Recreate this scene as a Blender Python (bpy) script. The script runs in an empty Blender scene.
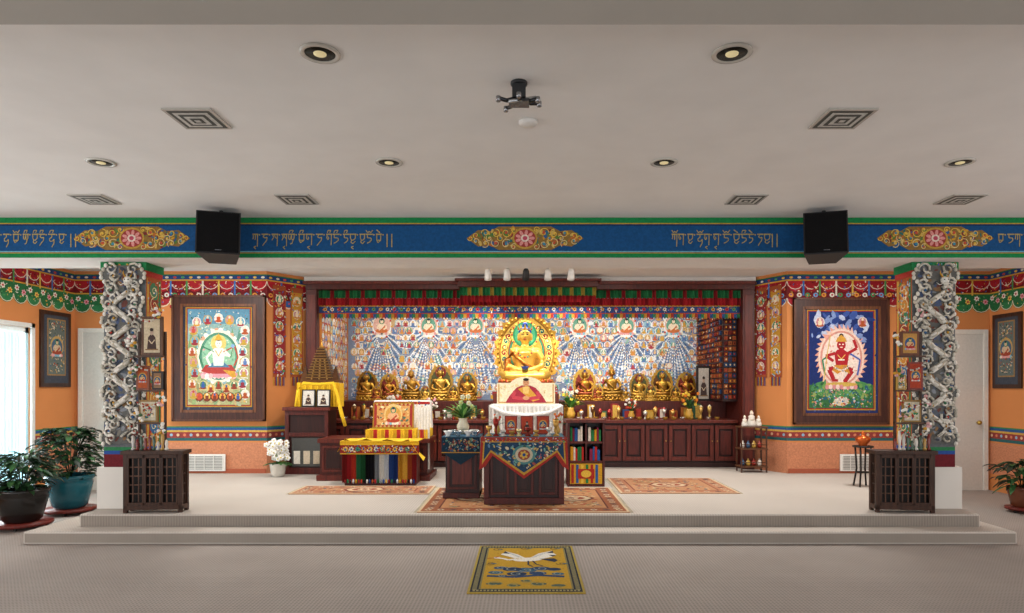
import bpy, math, random
from mathutils import Vector, Matrix
random.seed(7)
R=random.random
U=random.uniform
# ---------------------------------------------------------------- measuring helpers (metres, eye height 1.6)
F=650.0
def wx(p,d): return (p-525)*d/F
def wz(p,d): return 1.6-(p-387)*d/F
_c={}
def lin(h):
    if h in _c: return _c[h]
    s=h.lstrip('#'); o=[]
    for i in (0,2,4):
        v=int(s[i:i+2],16)/255
        o.append(v/12.92 if v<=.04045 else ((v+.055)/1.055)**2.4)
    _c[h]=(o[0],o[1],o[2],1.0); return _c[h]
# ---------------------------------------------------------------- materials
MATS={}
def attr_mat(name,rough,metal=0,nscale=30,namt=.12,stretch=(1,1,1),bump=0.0,spec=.5,emit=0,alpha=1):
    m=bpy.data.materials.new(name); m.use_nodes=True; nt=m.node_tree; N=nt.nodes; L=nt.links
    b=N['Principled BSDF']; b.inputs['Roughness'].default_value=rough; b.inputs['Metallic'].default_value=metal
    b.inputs['Specular IOR Level'].default_value=spec; b.inputs['Alpha'].default_value=alpha
    a=N.new('ShaderNodeAttribute'); a.attribute_name='Col'
    tc=N.new('ShaderNodeTexCoord'); mp=N.new('ShaderNodeMapping'); mp.inputs['Scale'].default_value=stretch
    no=N.new('ShaderNodeTexNoise'); no.inputs['Scale'].default_value=nscale; no.inputs['Detail'].default_value=3
    mr=N.new('ShaderNodeMapRange'); mr.inputs['From Min'].default_value=.3; mr.inputs['From Max'].default_value=.7
    mr.inputs['To Min'].default_value=1-namt; mr.inputs['To Max'].default_value=1+namt
    mx=N.new('ShaderNodeVectorMath'); mx.operation='SCALE'
    L.new(tc.outputs['Object'],mp.inputs['Vector']); L.new(mp.outputs[0],no.inputs['Vector'])
    L.new(no.outputs['Fac'],mr.inputs['Value']); L.new(a.outputs['Color'],mx.inputs[0]); L.new(mr.outputs[0],mx.inputs['Scale'])
    L.new(mx.outputs[0],b.inputs['Base Color'])
    if bump:
        bp=N.new('ShaderNodeBump'); bp.inputs['Strength'].default_value=bump; bp.inputs['Distance'].default_value=.01
        L.new(no.outputs['Fac'],bp.inputs['Height']); L.new(bp.outputs[0],b.inputs['Normal'])
    if emit:
        L.new(a.outputs['Color'],b.inputs['Emission Color']); b.inputs['Emission Strength'].default_value=emit
    MATS[name]=m; return m
attr_mat('paint',.75,namt=.16,nscale=45,spec=.25)
attr_mat('plaster',.9,namt=.03,nscale=2.5,bump=.04,spec=.15)
attr_mat('cloth',.85,namt=.16,nscale=70,bump=.2,spec=.2)
attr_mat('wood',.42,namt=.35,nscale=6,stretch=(6,6,.8),spec=.35)
attr_mat('gold',.32,metal=.75,namt=.2,nscale=14)
attr_mat('silver',.25,metal=.9,namt=.05)
attr_mat('gloss',.25,namt=.05)
attr_mat('plastic',.5,namt=.03)
attr_mat('leaf',.45,namt=.3,nscale=15)
attr_mat('lamp',.5,emit=.45)
attr_mat('sheer',.9,namt=.05,alpha=.6,spec=.1)
def glass_mat():
    m=bpy.data.materials.new('glass'); m.use_nodes=True; b=m.node_tree.nodes['Principled BSDF']
    b.inputs['Base Color'].default_value=(.9,.95,.95,1); b.inputs['Roughness'].default_value=.05
    b.inputs['Alpha'].default_value=.2; MATS['glass']=m
glass_mat()
def carpet(name,col,col2):
    m=bpy.data.materials.new(name); m.use_nodes=True; nt=m.node_tree; N=nt.nodes; L=nt.links
    b=N['Principled BSDF']; b.inputs['Roughness'].default_value=.95; b.inputs['Specular IOR Level'].default_value=.1
    tc=N.new('ShaderNodeTexCoord')
    w=N.new('ShaderNodeTexWave'); w.bands_direction='Y'; w.inputs['Scale'].default_value=9; w.inputs['Distortion'].default_value=.6; w.inputs['Detail'].default_value=1
    w2=N.new('ShaderNodeTexWave'); w2.bands_direction='X'; w2.inputs['Scale'].default_value=11; w2.inputs['Distortion'].default_value=.3
    no=N.new('ShaderNodeTexNoise'); no.inputs['Scale'].default_value=1.2; no.inputs['Detail'].default_value=7
    mu=N.new('ShaderNodeMath'); mu.operation='MULTIPLY'
    ad=N.new('ShaderNodeMath'); ad.operation='MULTIPLY_ADD'; ad.inputs[1].default_value=.6
    mix=N.new('ShaderNodeMix'); mix.data_type='RGBA'
    mix.inputs[6].default_value=lin(col); mix.inputs[7].default_value=lin(col2)
    L.new(tc.outputs['Object'],w.inputs['Vector']); L.new(tc.outputs['Object'],w2.inputs['Vector']); L.new(tc.outputs['Object'],no.inputs['Vector'])
    L.new(w.outputs['Fac'],mu.inputs[0]); L.new(w2.outputs['Fac'],mu.inputs[1])
    L.new(mu.outputs[0],ad.inputs[0]); 
    sc=N.new('ShaderNodeMath'); sc.operation='MULTIPLY'; sc.inputs[1].default_value=.45; L.new(no.outputs['Fac'],sc.inputs[0]); L.new(sc.outputs[0],ad.inputs[2])
    L.new(ad.outputs[0],mix.inputs[0]); L.new(mix.outputs[2],b.inputs['Base Color'])
    bp=N.new('ShaderNodeBump'); bp.inputs['Strength'].default_value=.4; bp.inputs['Distance'].default_value=.006
    L.new(mu.outputs[0],bp.inputs['Height']); L.new(bp.outputs[0],b.inputs['Normal'])
    MATS[name]=m
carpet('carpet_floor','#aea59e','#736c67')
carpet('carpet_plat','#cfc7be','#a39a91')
carpet('carpet_riser_shade','#a0978d','#6f675f')  # same carpet as the platform, riser shade put into a darker colour
# ---------------------------------------------------------------- mesh builder
def TM(x=0,y=0,z=0,rz=0,s=1,rx=0,ry=0):
    return Matrix.Translation((x,y,z))@Matrix.Rotation(rz,4,'Z')@Matrix.Rotation(ry,4,'Y')@Matrix.Rotation(rx,4,'X')@Matrix.Scale(s,4)
class MB:
    def __init__(s,M=None): s.v=[];s.f=[];s.c=[];s.m=[];s.sm=[];s.M=M or Matrix()
    def add(s,vs,fs,col,mat='paint',smooth=False,M=None):
        T=s.M@M if M is not None else s.M
        o=len(s.v); s.v+=[tuple(T@Vector(v)) for v in vs]
        for i,f in enumerate(fs):
            s.f.append([o+k for k in f]); s.c.append(col if isinstance(col,str) else col[i%len(col)]); s.m.append(mat); s.sm.append(smooth)
    def box(s,x0,x1,y0,y1,z0,z1,col,mat='paint',M=None):
        s.add([(x0,y0,z0),(x1,y0,z0),(x1,y1,z0),(x0,y1,z0),(x0,y0,z1),(x1,y0,z1),(x1,y1,z1),(x0,y1,z1)],
          [(0,3,2,1),(4,5,6,7),(0,1,5,4),(1,2,6,5),(2,3,7,6),(3,0,4,7)],col,mat,False,M)
    def lathe(s,x,y,z,prof,col,mat='gloss',n=16,sx=1,sy=1,M=None,smooth=True):
        vs=[];fs=[]
        for r,h in prof:
            for i in range(n):
                a=2*math.pi*i/n; vs.append((x+r*sx*math.cos(a),y+r*sy*math.sin(a),z+h))
        for j in range(len(prof)-1):
            for i in range(n):
                k=(i+1)%n; fs.append((j*n+i,j*n+k,(j+1)*n+k,(j+1)*n+i))
        if prof[0][0]>0: fs.append(tuple(range(n))[::-1])
        if prof[-1][0]>0: fs.append(tuple((len(prof)-1)*n+i for i in range(n)))
        s.add(vs,fs,col,mat,smooth,M)
    def ball(s,c,r,col,mat='gloss',n=10,M=None):
        if not isinstance(r,tuple): r=(r,r,r)
        vs=[];fs=[];h=max(4,n//2)
        for j in range(h+1):
            t=math.pi*j/h
            for i in range(n):
                a=2*math.pi*i/n; vs.append((c[0]+r[0]*math.sin(t)*math.cos(a),c[1]+r[1]*math.sin(t)*math.sin(a),c[2]-r[2]*math.cos(t)))
        for j in range(h):
            for i in range(n):
                k=(i+1)%n; fs.append((j*n+i,j*n+k,(j+1)*n+k,(j+1)*n+i))
        s.add(vs,fs,col,mat,True,M)
    def tube(s,pts,r,col,mat='gloss',n=6,M=None):
        P=[Vector(p) for p in pts]; vs=[];fs=[]
        if not isinstance(r,(list,tuple)): r=[r]*len(P)
        for j,p in enumerate(P):
            d=(P[min(j+1,len(P)-1)]-P[max(j-1,0)]).normalized()
            a=d.cross(Vector((0,0,1)) if abs(d.z)<.9 else Vector((1,0,0))).normalized(); b=d.cross(a)
            for i in range(n):
                t=2*math.pi*i/n; q=p+(a*math.cos(t)+b*math.sin(t))*r[j]; vs.append(tuple(q))
        for j in range(len(P)-1):
            for i in range(n):
                k=(i+1)%n; fs.append((j*n+i,(j+1)*n+i,(j+1)*n+k,j*n+k))
        fs.append(tuple(range(n))); fs.append(tuple((len(P)-1)*n+i for i in range(n))[::-1])
        s.add(vs,fs,col,mat,True,M)
    def prism(s,pts,a0,a1,col,mat='paint',axis='z',M=None):
        n=len(pts)
        g={'z':lambda p,a:(p[0],p[1],a),'y':lambda p,a:(p[0],a,p[1]),'x':lambda p,a:(a,p[0],p[1])}[axis]
        vs=[g(p,a0) for p in pts]+[g(p,a1) for p in pts]
        fs=[tuple(range(n))[::-1],tuple(range(n,2*n))]+[(i,(i+1)%n,n+(i+1)%n,n+i) for i in range(n)]
        s.add(vs,fs,col,mat,False,M)
    def pleat(s,x0,x1,y,z0,z1,n,amp,cols,mat='cloth',scal=0,M=None):
        vs=[];fs=[];cc=[]
        for i in range(n*2+1):
            x=x0+(x1-x0)*i/(n*2); yy=y+(amp if i%2 else -amp)
            zz=z0+(scal*(i%2)) ; vs+=[(x,yy,zz),(x,yy,z1)]
        for i in range(n*2):
            fs.append((2*i,2*i+2,2*i+3,2*i+1)); cc.append(cols[(i//2)%len(cols)])
        s.add(vs,fs,cc,mat,False,M)
    def leaf(s,base,d,ln,w,col,droop=.3,M=None):
        b=Vector(base); d=Vector(d).normalized(); sd=d.cross(Vector((0,0,1)))
        if sd.length<.1: sd=Vector((1,0,0))
        sd.normalize(); vs=[]
        for t,ww in ((0,.1),(.3,.8),(.6,1),(.85,.55),(1,.03)):
            p=b+d*ln*t-Vector((0,0,1))*droop*ln*t*t
            vs+=[tuple(p-sd*w*ww/2),tuple(p+Vector((0,0,-.12*w))),tuple(p+sd*w*ww/2)]
        fs=[]
        for j in range(4):
            fs+=[(3*j,3*j+1,3*j+4,3*j+3),(3*j+1,3*j+2,3*j+5,3*j+4)]
        s.add(vs,fs,col,'leaf',True,M)
    def foliage(s,c,Rr,H,n,ln,w,cols,droop=.4,stems=8):
        for i in range(n):
            a=U(0,6.283); h=R()**.7; rr=Rr*math.sqrt(R())*(.5+.5*math.sin(h*3.0))
            p=(c[0]+rr*math.cos(a),c[1]+rr*math.sin(a),c[2]+h*H)
            s.leaf(p,(math.cos(a)+U(-.5,.5),math.sin(a)+U(-.5,.5),U(-.1,.8)),ln*U(.7,1.2),w*U(.7,1.2),random.choice(cols),droop)
        for i in range(stems):
            a=U(0,6.283); s.tube([(c[0],c[1],c[2]-.03),(c[0]+Rr*.3*math.cos(a),c[1]+Rr*.3*math.sin(a),c[2]+H*.5),(c[0]+Rr*.7*math.cos(a),c[1]+Rr*.7*math.sin(a),c[2]+H*.85)],.006,cols[0],'leaf',4)
    def fin(s,name,parent=None,bevel=0):
        me=bpy.data.meshes.new(name); me.from_pydata(s.v,[],s.f)
        keys=[]; 
        for k in s.m:
            if k not in keys: keys.append(k)
        for k in keys: me.materials.append(MATS[k])
        me.polygons.foreach_set('material_index',[keys.index(k) for k in s.m])
        me.polygons.foreach_set('use_smooth',s.sm)
        at=me.color_attributes.new('Col','FLOAT_COLOR','CORNER'); data=[]
        for f,c in zip(s.f,s.c): data+=list(lin(c))*len(f)
        at.data.foreach_set('color',data); me.update()
        ob=bpy.data.objects.new(name,me); bpy.context.scene.collection.objects.link(ob)
        if parent: ob.parent=parent
        if bevel:
            b=ob.modifiers.new('bevel','BEVEL'); b.width=bevel; b.segments=2; b.limit_method='ANGLE'; b.angle_limit=math.radians(50)
        return ob
# ---------------------------------------------------------------- flat painting on real surfaces
class Paint:
    def __init__(s,mb,O,Uv=(1,0,0),Vv=(0,0,1),mat='paint',eps=.0012):
        s.mb=mb;s.O=Vector(O);s.U=Vector(Uv).normalized();s.V=Vector(Vv).normalized();s.N=s.U.cross(s.V);s.k=0;s.mat=mat;s.eps=eps
    def poly(s,pts,col,l=1):
        s.k+=1; off=s.N*(l*s.eps+(s.k%30)*3e-5)
        s.mb.add([tuple(s.O+s.U*p[0]+s.V*p[1]+off) for p in pts],[tuple(range(len(pts)))],col,s.mat)
    def rect(s,a,b,c,d,col,l=1): s.poly([(a,b),(c,b),(c,d),(a,d)],col,l)
    def disc(s,u,v,ru,rv,col,l=2,n=12,rot=0,a0=0,a1=6.2832):
        full=abs(a1-a0)>6.28; m=n if full else n+1
        P=[]
        for i in range(m):
            a=a0+(a1-a0)*i/n; x=ru*math.cos(a); y=rv*math.sin(a)
            P.append((u+x*math.cos(rot)-y*math.sin(rot),v+x*math.sin(rot)+y*math.cos(rot)))
        s.poly(P,col,l)
    def line(s,pts,w,col,l=3):
        for (a,b),(c,d) in zip(pts,pts[1:]):
            dx,dy=c-a,d-b; L=math.hypot(dx,dy) or 1; nx,ny=-dy/L*w/2,dx/L*w/2
            s.poly([(a-nx,b-ny),(c-nx,d-ny),(c+nx,d+ny),(a+nx,b+ny)],col,l)
    def spiral(s,u,v,r,t0,turns,w,col,l=3,cw=1,n=12):
        s.line([(u+r*(1-.8*i/n)*math.cos(t0+cw*turns*6.283*i/n),v+r*(1-.8*i/n)*math.sin(t0+cw*turns*6.283*i/n)) for i in range(n+1)],w,col,l)
    def flower(s,u,v,r,cols,l=3,n=6):
        for i in range(n):
            a=6.283*i/n+.3; s.disc(u+r*.55*math.cos(a),v+r*.55*math.sin(a),r*.45,r*.3,cols[0],l,7,a)
        s.disc(u,v,r*.38,r*.38,cols[1],l+1,8)
    def dabs(s,u0,v0,u1,v1,n,r,cols,l,f=None):
        for i in range(n):
            u,v=U(u0,u1),U(v0,v1)
            if f and not f(u,v): continue
            q=r*U(.5,1.3); s.disc(u,v,q,q*U(.3,.7),random.choice(cols),l+R()*.8,6,U(0,3.1))
    def swags(s,u0,u1,v,n,h,cols,l=3):
        w=(u1-u0)/n
        for i in range(n): s.disc(u0+w*(i+.5),v,w*.52,h,cols[i%len(cols)],l,8,0,math.pi,2*math.pi)
    def festoon(s,u0,u1,v,n,h,wd,col,l=4):
        w=(u1-u0)/n
        for i in range(n): s.line([(u0+w*(i+.5)-w/2*math.cos(math.pi*k/6),v-h*math.sin(math.pi*k/6)) for k in range(7)],wd,col,l)
    def mini(s,u,v,k,body,robe,halo,l,h2):
        s.disc(u,v,k*.52,k*.58,h2,l,9); s.disc(u,v+.04*k,k*.4,k*.46,halo,l+.5,8)
        s.disc(u,v-k*.32,k*.42,k*.16,robe,l+1,7); s.poly([(u-k*.16,v-k*.3),(u+k*.16,v-k*.3),(u+k*.22,v+k*.1),(u,v+k*.2),(u-k*.22,v+k*.1)],robe if R()<.6 else body,l+1.3)
        s.disc(u,v+k*.3,k*.13,k*.15,body,l+1.8,7)
    def deity(s,u,v,k,body,robe,halo,l=3,halo2=None,throne=True):
        if halo2: s.disc(u,v+k*.1,k*.62,k*.7,halo2,l,14)
        s.disc(u,v+.05*k,k*.52,k*.58,halo,l+.3,14)
        if throne:
            for i in range(-3,4): s.disc(u+i*k*.15,v-k*.5,k*.09,k*.12,random.choice(['#d89a9a','#e2d6c8','#7fb6c9']),l+.5,6)
        s.disc(u,v-k*.3,k*.46,k*.16,robe,l+.8,10)
        s.poly([(u-k*.2,v-k*.3),(u+k*.2,v-k*.3),(u+k*.26,v+k*.16),(u+.1*k,v+k*.24),(u-.1*k,v+k*.24),(u-k*.26,v+k*.16)],body,l+1)
        s.poly([(u-k*.2,v-k*.3),(u+k*.2,v-k*.3),(u+k*.26,v+k*.16),(u+.05*k,v-k*.1)],robe,l+1.2)
        s.line([(u-k*.24,v+k*.14),(u-k*.34,v-k*.08),(u-k*.12,v-k*.2)],k*.1,body,l+1.5)
        s.line([(u+k*.24,v+k*.14),(u+k*.34,v-k*.08),(u+k*.12,v-k*.2)],k*.1,body,l+1.5)
        s.disc(u,v+k*.38,k*.2,k*.22,'#2f7f5a' if halo!='#2f8f6a' else '#c7d9a0',l+.9,10)
        s.disc(u,v+k*.36,k*.12,k*.15,body,l+1.8,9); s.disc(u,v+k*.5,k*.1,k*.08,'#1c2340',l+1.9,7)
LET=[ [[(.1,1),(.12,.7),(.0,.5)],[(.5,1),(.5,.55),(.4,.45)],[(.9,1),(.9,.3),(.85,-.25)]],
 [[(.15,1),(.05,.65),(.25,.45),(.45,.6),(.3,.75)],[(.9,1),(.9,.4),(.85,-.1)]],
 [[(.45,1),(.2,.75),(.5,.62),(.85,.7),(.8,.4),(.4,.1),(.1,-.15)]],
 [[(.5,1),(.25,.78),(.6,.66),(.8,.4),(.55,.1),(.75,-.3)]],
 [[(.1,1),(.1,.6),(.3,.4),(.6,.42),(.9,.6),(.9,1)],[(.3,.4),(.15,.2),(.5,.05),(.9,.3)]],
 [[(.1,1),(.3,.7),(.1,.5),(.0,.4)],[(.4,1),(.55,.7),(.9,.55)],[(.9,1),(.9,.3),(.86,-.2)]],
 [[(.2,1),(.2,.65),(.8,.62),(.85,.4),(.5,.2),(.15,.1)]],
 [[(.1,1),(.1,.4),(.85,.4),(.85,1)],[(.1,.4),(.3,.15),(.85,.4)]],
 [[(.05,1),(.1,.55),(.3,.45),(.42,.7),(.5,1)],[(.5,1),(.55,.5),(.75,.4),(.9,.6),(.92,1)],[(.75,.4),(.6,.1),(.3,.0)]],
 [[(.5,1),(.5,.7),(.15,.55),(.2,.3),(.6,.3),(.85,.5),(.85,.1),(.5,-.3)]] ]
def text_glyphs(P,u0,u1,v0,h,col,w=.009):
    u=u0
    while u<u1-.13:
        for g in range(random.choice([1,1,2,2,3])):
            gw=h*U(.5,.66)
            P.line([(u-.004,v0+h),(u+gw+.004,v0+h)],w*1.5,col,4)
            for st in random.choice(LET): P.line([(u+a*gw,v0+b*h) for a,b in st],w,col,4)
            q=R()
            if q<.22: P.line([(u+gw*.15,v0+h*1.15),(u+gw*.3,v0+h*1.4),(u+gw*.8,v0+h*1.4),(u+gw*.6,v0+h*1.15)],w,col,4)
            elif q<.4: P.line([(u-gw*.05,v0+h*1.42),(u+gw*.25,v0+h*1.15),(u+gw*.5,v0+h*1.3),(u+gw*.75,v0+h*1.15),(u+gw*1.05,v0+h*1.42)],w,col,4)
            elif q<.52: P.line([(u+gw*.05,v0+h*1.45),(u+gw*.7,v0+h*1.15)],w*1.2,col,4)
            elif q<.66: P.line([(u+gw*.6,v0-h*.2),(u+gw*.2,v0-h*.3),(u+gw*.6,v0-h*.5)],w,col,4)
            u+=gw+.012
            if u>u1-.1: break
        P.disc(u+.004,v0+h*.95,w,w,col,4,6); u+=.03
    for k in (0,.05): P.line([(u1-.03+k,v0+h*1.05),(u1-.03+k,v0-h*.3)],w*1.2,col,4)
# ================================================================ ROOM SHELL
LX,RX=-7.0,7.22; BY=10.1; CZ=3.4
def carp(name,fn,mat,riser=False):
    mb=MB(); fn(mb); ob=mb.fin(name); ob.data.materials.clear(); ob.data.materials.append(MATS[mat]); ob.data.materials.append(MATS['carpet_riser_shade'])
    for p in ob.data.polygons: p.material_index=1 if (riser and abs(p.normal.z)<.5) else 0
    return ob
carp('floor',lambda m:m.box(LX-.2,RX+.2,-3.5,12.8,-.12,0,'#ffffff'),'carpet_floor')
pl=[(-4.7,6.85),(4.8,6.85),(4.8,7.2),(5.75,BY-.005),(4.08,BY-.005),(3.74,10.69),(3.55,10.75),(3.55,12.5),(-3.4,12.5),(-3.4,10.75),(-3.57,10.69),(-4.02,BY-.005),(-5.7,BY-.005),(-4.7,7.2)]
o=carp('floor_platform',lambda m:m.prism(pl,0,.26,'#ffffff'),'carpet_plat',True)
b=o.modifiers.new('bevel','BEVEL'); b.width=.018; b.segments=3; b.limit_method='ANGLE'; b.material=0
st=[(-5.1,6.6),(5.0,6.6),(5.0,7.4),(4.87,7.4),(4.8,7.19),(4.8,6.85),(-4.7,6.85),(-4.7,7.19),(-4.77,7.4),(-5.1,7.4)]
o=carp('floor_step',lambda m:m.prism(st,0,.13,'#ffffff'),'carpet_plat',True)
b=o.modifiers.new('bevel','BEVEL'); b.width=.018; b.segments=3; b.limit_method='ANGLE'; b.material=0
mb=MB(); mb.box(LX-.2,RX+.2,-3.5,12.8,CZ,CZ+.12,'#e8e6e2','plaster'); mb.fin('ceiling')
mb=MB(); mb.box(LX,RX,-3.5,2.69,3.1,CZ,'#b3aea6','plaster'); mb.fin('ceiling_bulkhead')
ORG='#ce8650'; SAL='#c48260'
def wallseg(name,x0,y0,x1,y1,z0,z1,th=.14,col=ORG):
    d=Vector((x1-x0,y1-y0)).normalized(); n=Vector((-d.y,d.x))*th
    m=MB(); m.prism([(x0,y0),(x1,y1),(x1+n.x,y1+n.y),(x0+n.x,y0+n.y)],z0,z1,col,'plaster'); return m.fin(name)
wallseg('wall_back_left',LX-.14,BY,-4.01,BY,0,CZ)
wallseg('wall_splay_left',-4.01,BY,-3.57,10.7,0,CZ)
wallseg('wall_splay_right',3.74,10.7,4.07,BY,0,CZ)
wallseg('wall_back_right',4.07,BY,RX+.14,BY,0,CZ)
wallseg('wall_alcove_left',-3.4,10.76,-3.4,12.5,0,CZ,col='#b86a2c')
wallseg('wall_alcove_back',-3.5,12.5,3.65,12.5,0,CZ,col='#8c98ac')
wallseg('wall_alcove_right',3.55,12.5,3.55,10.76,0,CZ,col='#4b1a14')
m=MB(); m.box(LX-.14,LX,-3.5,7.6,0,CZ,ORG,'plaster'); m.box(LX-.14,LX,9.19,BY,0,CZ,ORG,'plaster')
m.box(LX-.14,LX,7.6,9.19,2.44,CZ,ORG,'plaster'); m.fin('wall_left')
m=MB(); m.box(RX,RX+.14,-3.5,BY,0,CZ,ORG,'plaster'); m.fin('wall_right')
m=MB()
for a,b in ((7.6,7.66),(8.36,8.42),(9.13,9.19)): m.box(LX-.1,LX-.02,a,b,0.02,2.44,'#e9ecec','gloss')
m.box(LX-.1,LX-.02,7.6,9.19,2.36,2.44,'#e9ecec','gloss'); m.box(LX-.1,LX-.02,7.6,9.19,.0,.1,'#e9ecec','gloss')
m.box(LX-.07,LX-.06,7.64,9.15,.08,2.38,'#dff5f5','glass')
m.box(LX+.001,LX+.03,9.19,9.25,0,2.5,'#d9dcda','gloss'); m.box(LX+.001,LX+.03,7.5,9.25,2.44,2.5,'#d9dcda','gloss')
m.fin('window_1')
m=MB(); m.pleat(0,1.45,0,.06,2.36,24,.02,['#a8d0d4','#7fb0b8'],'sheer',M=Matrix.Translation((LX-.0,7.68,0))@Matrix.Rotation(math.pi/2,4,'Z')); m.fin('sheer_curtain')
def door(name,x0,x1,z1,kx):
    m=MB(); m.box(x0,x1,BY-.03,BY-.002,0,z1,'#cfccc5','gloss')
    for a,b in ((x0-.07,x0),(x1,x1+.07)): 
        m.box(a,b,BY-.045,BY-.002,0,z1+.07,'#dcd8d0','gloss')
    m.box(x0,x1,BY-.045,BY-.002,z1,z1+.07,'#dcd8d0','gloss')
    m.ball((kx,BY-.09,1.05),.035,'#b99a4a','gold'); m.tube([(kx,BY-.09,1.05),(kx,BY-.03,1.05)],.014,'#b99a4a','gold'); m.fin(name,bevel=.004)
door('door_1',-6.85,-5.95,2.44,-6.05); door('door_2',6.2,7.1,2.42,7.0)
MIX=['#d8a84a','#e6ddc8','#b0392f','#3c8a5a','#3a62a8','#c8703a','#8fb0c8']
def top_trim(P,u0,u1,style):
    P.rect(u0,3.27,u1,3.34,'#24427c',1); P.rect(u0,3.335,u1,3.35,'#2a7a46',2); P.rect(u0,3.25,u1,3.272,'#c8963a',2)
    n=max(2,int((u1-u0)/.12))
    for i in range(n): P.disc(u0+(i+.5)*(u1-u0)/n,3.303,.03,.018,['#d9b34d','#d8d2c0','#bf4a3a','#4f9a62'][i%4],3,7)
    P.rect(u0,3.05,u1,3.25,'#6a141c',1)
    n=max(2,int((u1-u0)/.24))
    P.swags(u0,u1,3.25,n,.17,['#a81d28','#8f1620'],2); P.festoon(u0,u1,3.24,n,.12,.010,'#e0d8c8',4)
    P.dabs(u0+.03,3.06,u1-.03,3.24,int((u1-u0)*70),.016,['#c8323a','#5a0f16','#d8b04a','#e0d8c8','#3b5fa5'],4.5)
    for i in range(n+1):
        u=u0+i*(u1-u0)/n
        if u0+.03<u<u1-.03: P.rect(u-.014,3.02,u+.014,3.25,['#d2b04a','#3b6fb5','#4a8e4e','#dcd5c5'][i%4],6)
    if style==0:
        P.rect(u0,2.86,u1,3.05,'#276a3e',1); P.swags(u0,u1,2.87,n,.12,['#276a3e','#2f7a4a'],2)
        for i in range(n*2):
            u=u0+(i+.5)*(u1-u0)/(2*n); P.flower(u,2.97-(i%2)*.05,.045,[['#e8e2d8','#d999a6','#e8e2d8','#e0c25a'][i%4],'#b8373a'],4)
        P.dabs(u0+.03,2.8,u1-.03,3.03,int((u1-u0)*60),.016,['#4f9a58','#174a2a','#e0d8c8','#d8a84a'],3)
        P.festoon(u0,u1,2.88,n,.12,.010,'#dfd7c2',5)
        P.rect(u0,3.04,u1,3.06,'#c8963a',3)
    else:
        P.rect(u0,2.96,u1,3.05,'#6a141c',1)
        P.swags(u0,u1,2.97,n,.10,['#a82a34','#33589a','#9a222c','#347a48'],2); P.festoon(u0,u1,2.98,n,.13,.013,'#e0d8c4',5)
        for i in range(n*2):
            u=u0+(i+.5)*(u1-u0)/(2*n); P.disc(u,3.03,.04,.036,['#d8943c','#dfd9cc','#3f905b','#6fa0ce'][i%4],4,8); P.disc(u,3.03,.018,.016,'#a32231',5,6)
        P.dabs(u0+.03,2.9,u1-.03,3.06,int((u1-u0)*50),.014,['#e0d8c4','#d8a84a','#c8323a','#3a62a8'],5.6)
        for i in range(n+1):
            u=u0+i*(u1-u0)/n
            if u0+.03<u<u1-.03: P.rect(u-.012,2.85,u+.012,2.98,'#d9c990',6); P.disc(u,2.85,.018,.026,'#b8323a',7,6)
def low_band(P,u0,u1):
    P.rect(u0,.26,u1,.74,SAL,.5)
    P.rect(u0,.93,u1,.97,'#2a548a',1); P.rect(u0,.97,u1,.99,'#3a7f50',1); P.rect(u0,.90,u1,.93,'#c9a04a',1); P.rect(u0,.81,u1,.90,'#8e3a36',1)
    P.rect(u0,.765,u1,.81,'#2c5f62',1)
    n=max(2,int((u1-u0)/.10))
    for i in range(n): P.disc(u0+(i+.5)*(u1-u0)/n,.855,.025,.024,['#d7b690','#cc7a5a','#8cb0c8'][i%3],2,7)
def splay(x0,y0,x1,y1):
    d=Vector((x1-x0,y1-y0,0)); return (x0,y0,0),tuple(d.normalized()),d.length
m=MB()
P=Paint(m,(0,BY,0)); top_trim(P,LX,-5.75,0); top_trim(P,-5.75,-4.01,1); low_band(P,-5.75,-4.01); low_band(P,LX,-6.95)
m.fin('trim_back_left')
m=MB(); P=Paint(m,(0,BY,0)); top_trim(P,4.07,5.85,1); top_trim(P,5.85,RX,0); low_band(P,4.07,6.08); m.fin('trim_back_right')
for nm,a in (('trim_splay_left',splay(-4.01,BY,-3.57,10.7)),('trim_splay_right',splay(3.74,10.7,4.07,BY))):
    m=MB(); P=Paint(m,a[0],a[1]); top_trim(P,0,a[2],1); low_band(P,0,a[2]); m.fin(nm)
m=MB(); P=Paint(m,(LX,5.5,0),(0,1,0)); top_trim(P,0,BY-5.5,0); low_band(P,3.69+.1,BY-5.5); m.fin('trim_left')
m=MB(); P=Paint(m,(RX,BY,0),(0,-1,0)); top_trim(P,0,BY-5.5,0); low_band(P,0,4.0); m.fin('trim_right')
m=MB(); m.box(-5.69,-4.02,BY-.02,BY-.003,.262,.33,'#a5553a','gloss'); m.fin('baseboard_left')
m=MB(); m.box(4.09,5.72,BY-.02,BY-.003,.262,.33,'#a5553a','gloss'); m.fin('baseboard_right')
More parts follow.
